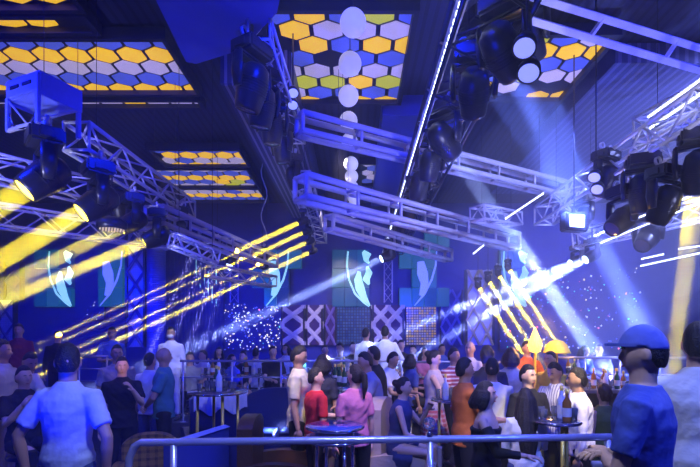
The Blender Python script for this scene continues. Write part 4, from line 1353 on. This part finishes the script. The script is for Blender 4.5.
t.add([p for r_ in rw for p in r_] + [p + V((0, 0, .012)) for r_ in rw for p in r_], [(i * n7 + j, i * n7 + j + 1, (i + 1) * n7 + j + 1, (i + 1) * n7 + j) for i in range(18) for j in range(6)] + [(133 + i * n7 + j, 133 + i * n7 + j + 1, 133 + (i + 1) * n7 + j + 1, 133 + (i + 1) * n7 + j) for i in range(18) for j in range(6)])
o = t.build('cream_throw', CREAMC); o.location = (SX, SY, -.1); o.rotation_euler = (0, 0, math.radians(205))
tag(o, 'cream throw draped over the back of the armchair at left centre', 'blanket')
sofa('navy sofa at the centre of the dark floor behind the brown booth', -1.25, 7.7, 0, 1.1, NAVL, hb=1.1)
c = P(405, 400, 5.2)
sofa('tall cream armchair holding the woman in the dark blue dress', c.x + .06, 5.55, 75, .72, cloth('tan cover', (.45, .36, .27)), hb=1.25)
sofa('dark booth seat behind the green dress', P(612, 400, 5.6).x + .55, 6.4, 0, 1.0, NAVL, hb=.95)
# low partition in blue at left
t = thing('low_partition', 'low blue partition wall rising diagonally behind the rail at the left', 'partition', (0, 0, -.1))
a, b = P(168, 442, 4.3), P(225, 421, 5.15)
d_ = (b - a); d_.z = 0; n_ = V((-d_.y, d_.x, 0)).normalized() * .05
h0 = .98
pl = MB()
A_, B_ = V((a.x, a.y, 0)), V((b.x, b.y, 0))
pl.add([A_ - n_, A_ + n_, B_ + n_, B_ - n_, A_ - n_ + V((0, 0, h0)), A_ + n_ + V((0, 0, h0)), B_ + n_ + V((0, 0, h0)), B_ - n_ + V((0, 0, h0))],
       [(0, 1, 2, 3), (4, 5, 6, 7), (0, 1, 5, 4), (1, 2, 6, 5), (2, 3, 7, 6), (3, 0, 4, 7)], smooth=False)
pl.build('wall_panel', mat('glossy blue partition', (.05, .07, .30), rough=.25), t)
cp = MB(); cp.loft([A_ + V((0, 0, h0 + .015)), B_ + V((0, 0, h0 + .015))], [(.07, .018)] * 2, 4, side=n_, smooth=False); cp.build('cap_rail', mat('light partition cap', (.3, .34, .6), rough=.3), t)
# ------------------------------------------------------------------ light and air
def area(name, loc, tgt, col, e, size, spread=180, shape='DISK'):
    l = bpy.data.lights.new(name, 'AREA'); l.shape = shape; l.size = size; l.color = col; l.energy = e; l.spread = math.radians(spread)
    o = bpy.data.objects.new(name, l); o.location = loc; o.rotation_euler = look(loc, tgt); COL.objects.link(o)
    return o


def spot(name, loc, tgt, col, e, ang, r=.08, blend=.6):
    l = bpy.data.lights.new(name, 'SPOT'); l.color = col; l.energy = e; l.spot_size = math.radians(ang); l.spot_blend = blend; l.shadow_soft_size = r
    o = bpy.data.objects.new(name, l); o.location = loc; o.rotation_euler = look(loc, tgt); COL.objects.link(o)
    return o


DB = (.0, .012, 1)
spot('blue_ceiling_wash', (-5, 3.5, 5.8), (-3.5, 9, 1), DB, 900, 110)
spot('blue_ceiling_wash', (0.2, 3.0, 5.8), (-.5, 8, 1), DB, 900, 110)
spot('blue_ceiling_wash', (4.5, 3.0, 5.8), (3, 8, 1), DB, 900, 110)
spot('blue_back_fill', (-4, 11.5, 3.0), (-4, 15.5, 1.2), DB, 700, 120)  # added spots without a fixture, brighten the blue back wall
spot('blue_back_fill', (2, 11.5, 3.0), (2, 15.5, 1.2), DB, 700, 120)
spot('blue_back_fill', (7, 11, 5.0), (7, 15.5, 2.0), DB, 1300, 120)
spot('blue_up_fill', (5.5, 9, .5), (4.5, 9, 6), (.16, .22, 1), 1500, 130)  # added uplights with no lamp body, brighten soffits and smoke
spot('blue_smoke_fill', (6.5, 6.0, 5.6), (4.2, 10, 3), (.32, .38, 1), 1900, 110)  # unseen spot added to lift the smoke at the right
spot('blue_up_fill', (-1.5, 9.5, .5), (-1.5, 9, 6), DB, 500, 130)
spot('blue_up_fill', (-1.5, 1.2, .6), (-1.6, 5, 6), DB, 900, 90)
spot('blue_up_fill', (1.8, 5.5, .6), (1.6, 7, 6), DB, 700, 90)
spot('blue_back_fill', (-8, 11.5, 3.6), (-8, 15.5, 1.4), DB, 800, 120)
spot('truss_fill', (-4.2, 3.2, 2.2), (-3.2, 6.8, 4.3), (.48, .50, 1), 420, 60)  # spots added below the trusses to brighten their metal
spot('truss_fill', (4.6, 3.2, 2.4), (3.6, 6.3, 4.4), (.48, .50, 1), 200, 75)
spot('truss_fill', (1.4, 4.0, 2.6), (1.6, 9, 4.6), (.48, .50, 1), 260, 80)
spot('truss_fill', (2.2, 2.6, 3.2), (3.2, 5.6, 5.3), (.75, .72, 1), 190, 50)
spot('white_back_level_light', P(380, 140, 6.5), P(378, 345, 8.8), (.75, .8, 1), 420, 22)
spot('white_back_level_light', P(180, 150, 6.3), P(172, 345, 8.5), (.7, .75, 1), 380, 16)
spot('warm_guest_fill', P(270, 120, 4.4), P(312, 385, 5.7), (1, .80, .42), 480, 22)  # unseen downlights added so the guests' clothes show their colours
spot('warm_guest_fill', P(420, 130, 4.0), P(350, 400, 5.2), (1, .7, .7), 300, 24)
spot('warm_guest_fill', P(560, 120, 4.2), P(445, 375, 6.3), (1, .75, .55), 420, 26)
spot('right_group_fill', P(640, 180, 3.7), P(560, 400, 4.8), (1, .80, .42), 520, 30)  # fill added for the right group, no lamp hangs here
spot('right_group_fill', P(460, 200, 3.6), P(500, 400, 4.4), (1, .8, .7), 160, 30)
spot('orange_glow', P(534, 300, 7.0), P(530, 352, 7.9), (1, .5, .08), 110, 60)
spot('blue_key_left', (-.8, 2.2, 4.8), P(68, 400, 3.35), (.2, .28, 1), 160, 40)
spot('blue_key_right', (3.2, .8, 4.6), P(650, 400, 2.5), (.06, .12, 1), 700, 50)
spot('white_rim_right', (3.6, 3.6, 4.4), P(680, 390, 2.5), (.6, .65, 1), 260, 34)
spot('orange_face_light', P(170, 330, 4.6), P(122, 368, 5.9), (1, .5, .06), 60, 12)
spot('blue_rail_fill', (0.3, 1.5, 4.8), (0, 3.7, 1), (.4, .48, 1), 500, 90)  # unseen light added for highlights on the front handrail
spot('lattice_fill', P(340, 150, 9.5), P(345, 325, 15.4), (.95, .8, .75), 1100, 38)  # fill added to bring out the lattice and the gold mosaic
spot('column_fill', P(478, 150, 9.0), P(480, 310, 13.5), (.8, .8, 1), 420, 14)  # added spot that makes the diamond column look glowing
spot('sofa_fill', P(200, 200, 5.0), P(208, 385, 6.8), (.6, .65, 1), 120, 18)  # spot added to brighten the cream throw, without a fixture
l = bpy.data.lights.new('lamp_bulb', 'POINT'); l.color = (1, .5, .08); l.energy = 45; l.shadow_soft_size = .1
o = bpy.data.objects.new('lamp_bulb', l); o.location = (gp.x, gp.y - .35, 1.95); COL.objects.link(o)

w = bpy.data.worlds.new('club_night'); SC.world = w; w.use_nodes = True
bg = w.node_tree.nodes['Background']
bg.inputs[0].default_value = (.002, .008, 1, 1); bg.inputs[1].default_value = .16
# thin haze that fills the hall and its surroundings, denser towards the right
hz = bpy.data.materials.new('haze'); hz.use_nodes = True
nt = hz.node_tree; nt.nodes.clear()
out = nt.nodes.new('ShaderNodeOutputMaterial'); vs = nt.nodes.new('ShaderNodeVolumeScatter')
vs.inputs['Density'].default_value = .012; vs.inputs['Anisotropy'].default_value = .25
nt.links.new(vs.outputs[0], out.inputs['Volume'])
o = MB().box((-13.5, -4, -1), (13.5, 16.5, 7)).build('haze', hz)
tag(o, 'thin blue theatrical haze filling the whole hall', 'haze', kind='stuff')

# thicker smoke blown in at the right, a cloud of its own
sm = hz.copy(); sm.name = 'smoke'
for nd in sm.node_tree.nodes:
    if nd.type == 'VOLUME_SCATTER':
        nd.inputs['Density'].default_value = .046; nd.inputs['Anisotropy'].default_value = .1
cl = MB()
from mathutils import noise as nz_


def puff(dv, q):
    return q * (1 + .28 * nz_.noise(dv * 1.3 + V((3, 1, 7))) + .10 * nz_.noise(dv * 3))


cl.ell((0, 0, 0), (3.3, 3.9, 2.1), 48, 32, M=Matrix.Rotation(math.radians(-12), 3, 'Y'), fn=puff)
o = cl.build('smoke_cloud', sm); o.location = (4.6, 9.3, 4.0)
tag(o, 'cloud of pale blue stage smoke drifting on the right side', 'smoke', kind='stuff')

cam = bpy.data.cameras.new('camera'); cam.sensor_width = 36; cam.lens = 24.02
cam.shift_y = (HY - 233.5) / 700; cam.shift_x = -(CX - 350) / 700
co = bpy.data.objects.new('camera', cam); co.location = (0, 0, EYE); co.rotation_euler = (PI / 2, 0, 0)
COL.objects.link(co); SC.camera = co
vsn = SC.view_settings
vsn.view_transform = 'Standard'; vsn.look = 'None'; vsn.exposure = 0; vsn.gamma = 1; vsn.use_curve_mapping = False
SC.cycles.max_bounces = 6; SC.cycles.diffuse_bounces = 2; SC.cycles.volume_bounces = 0
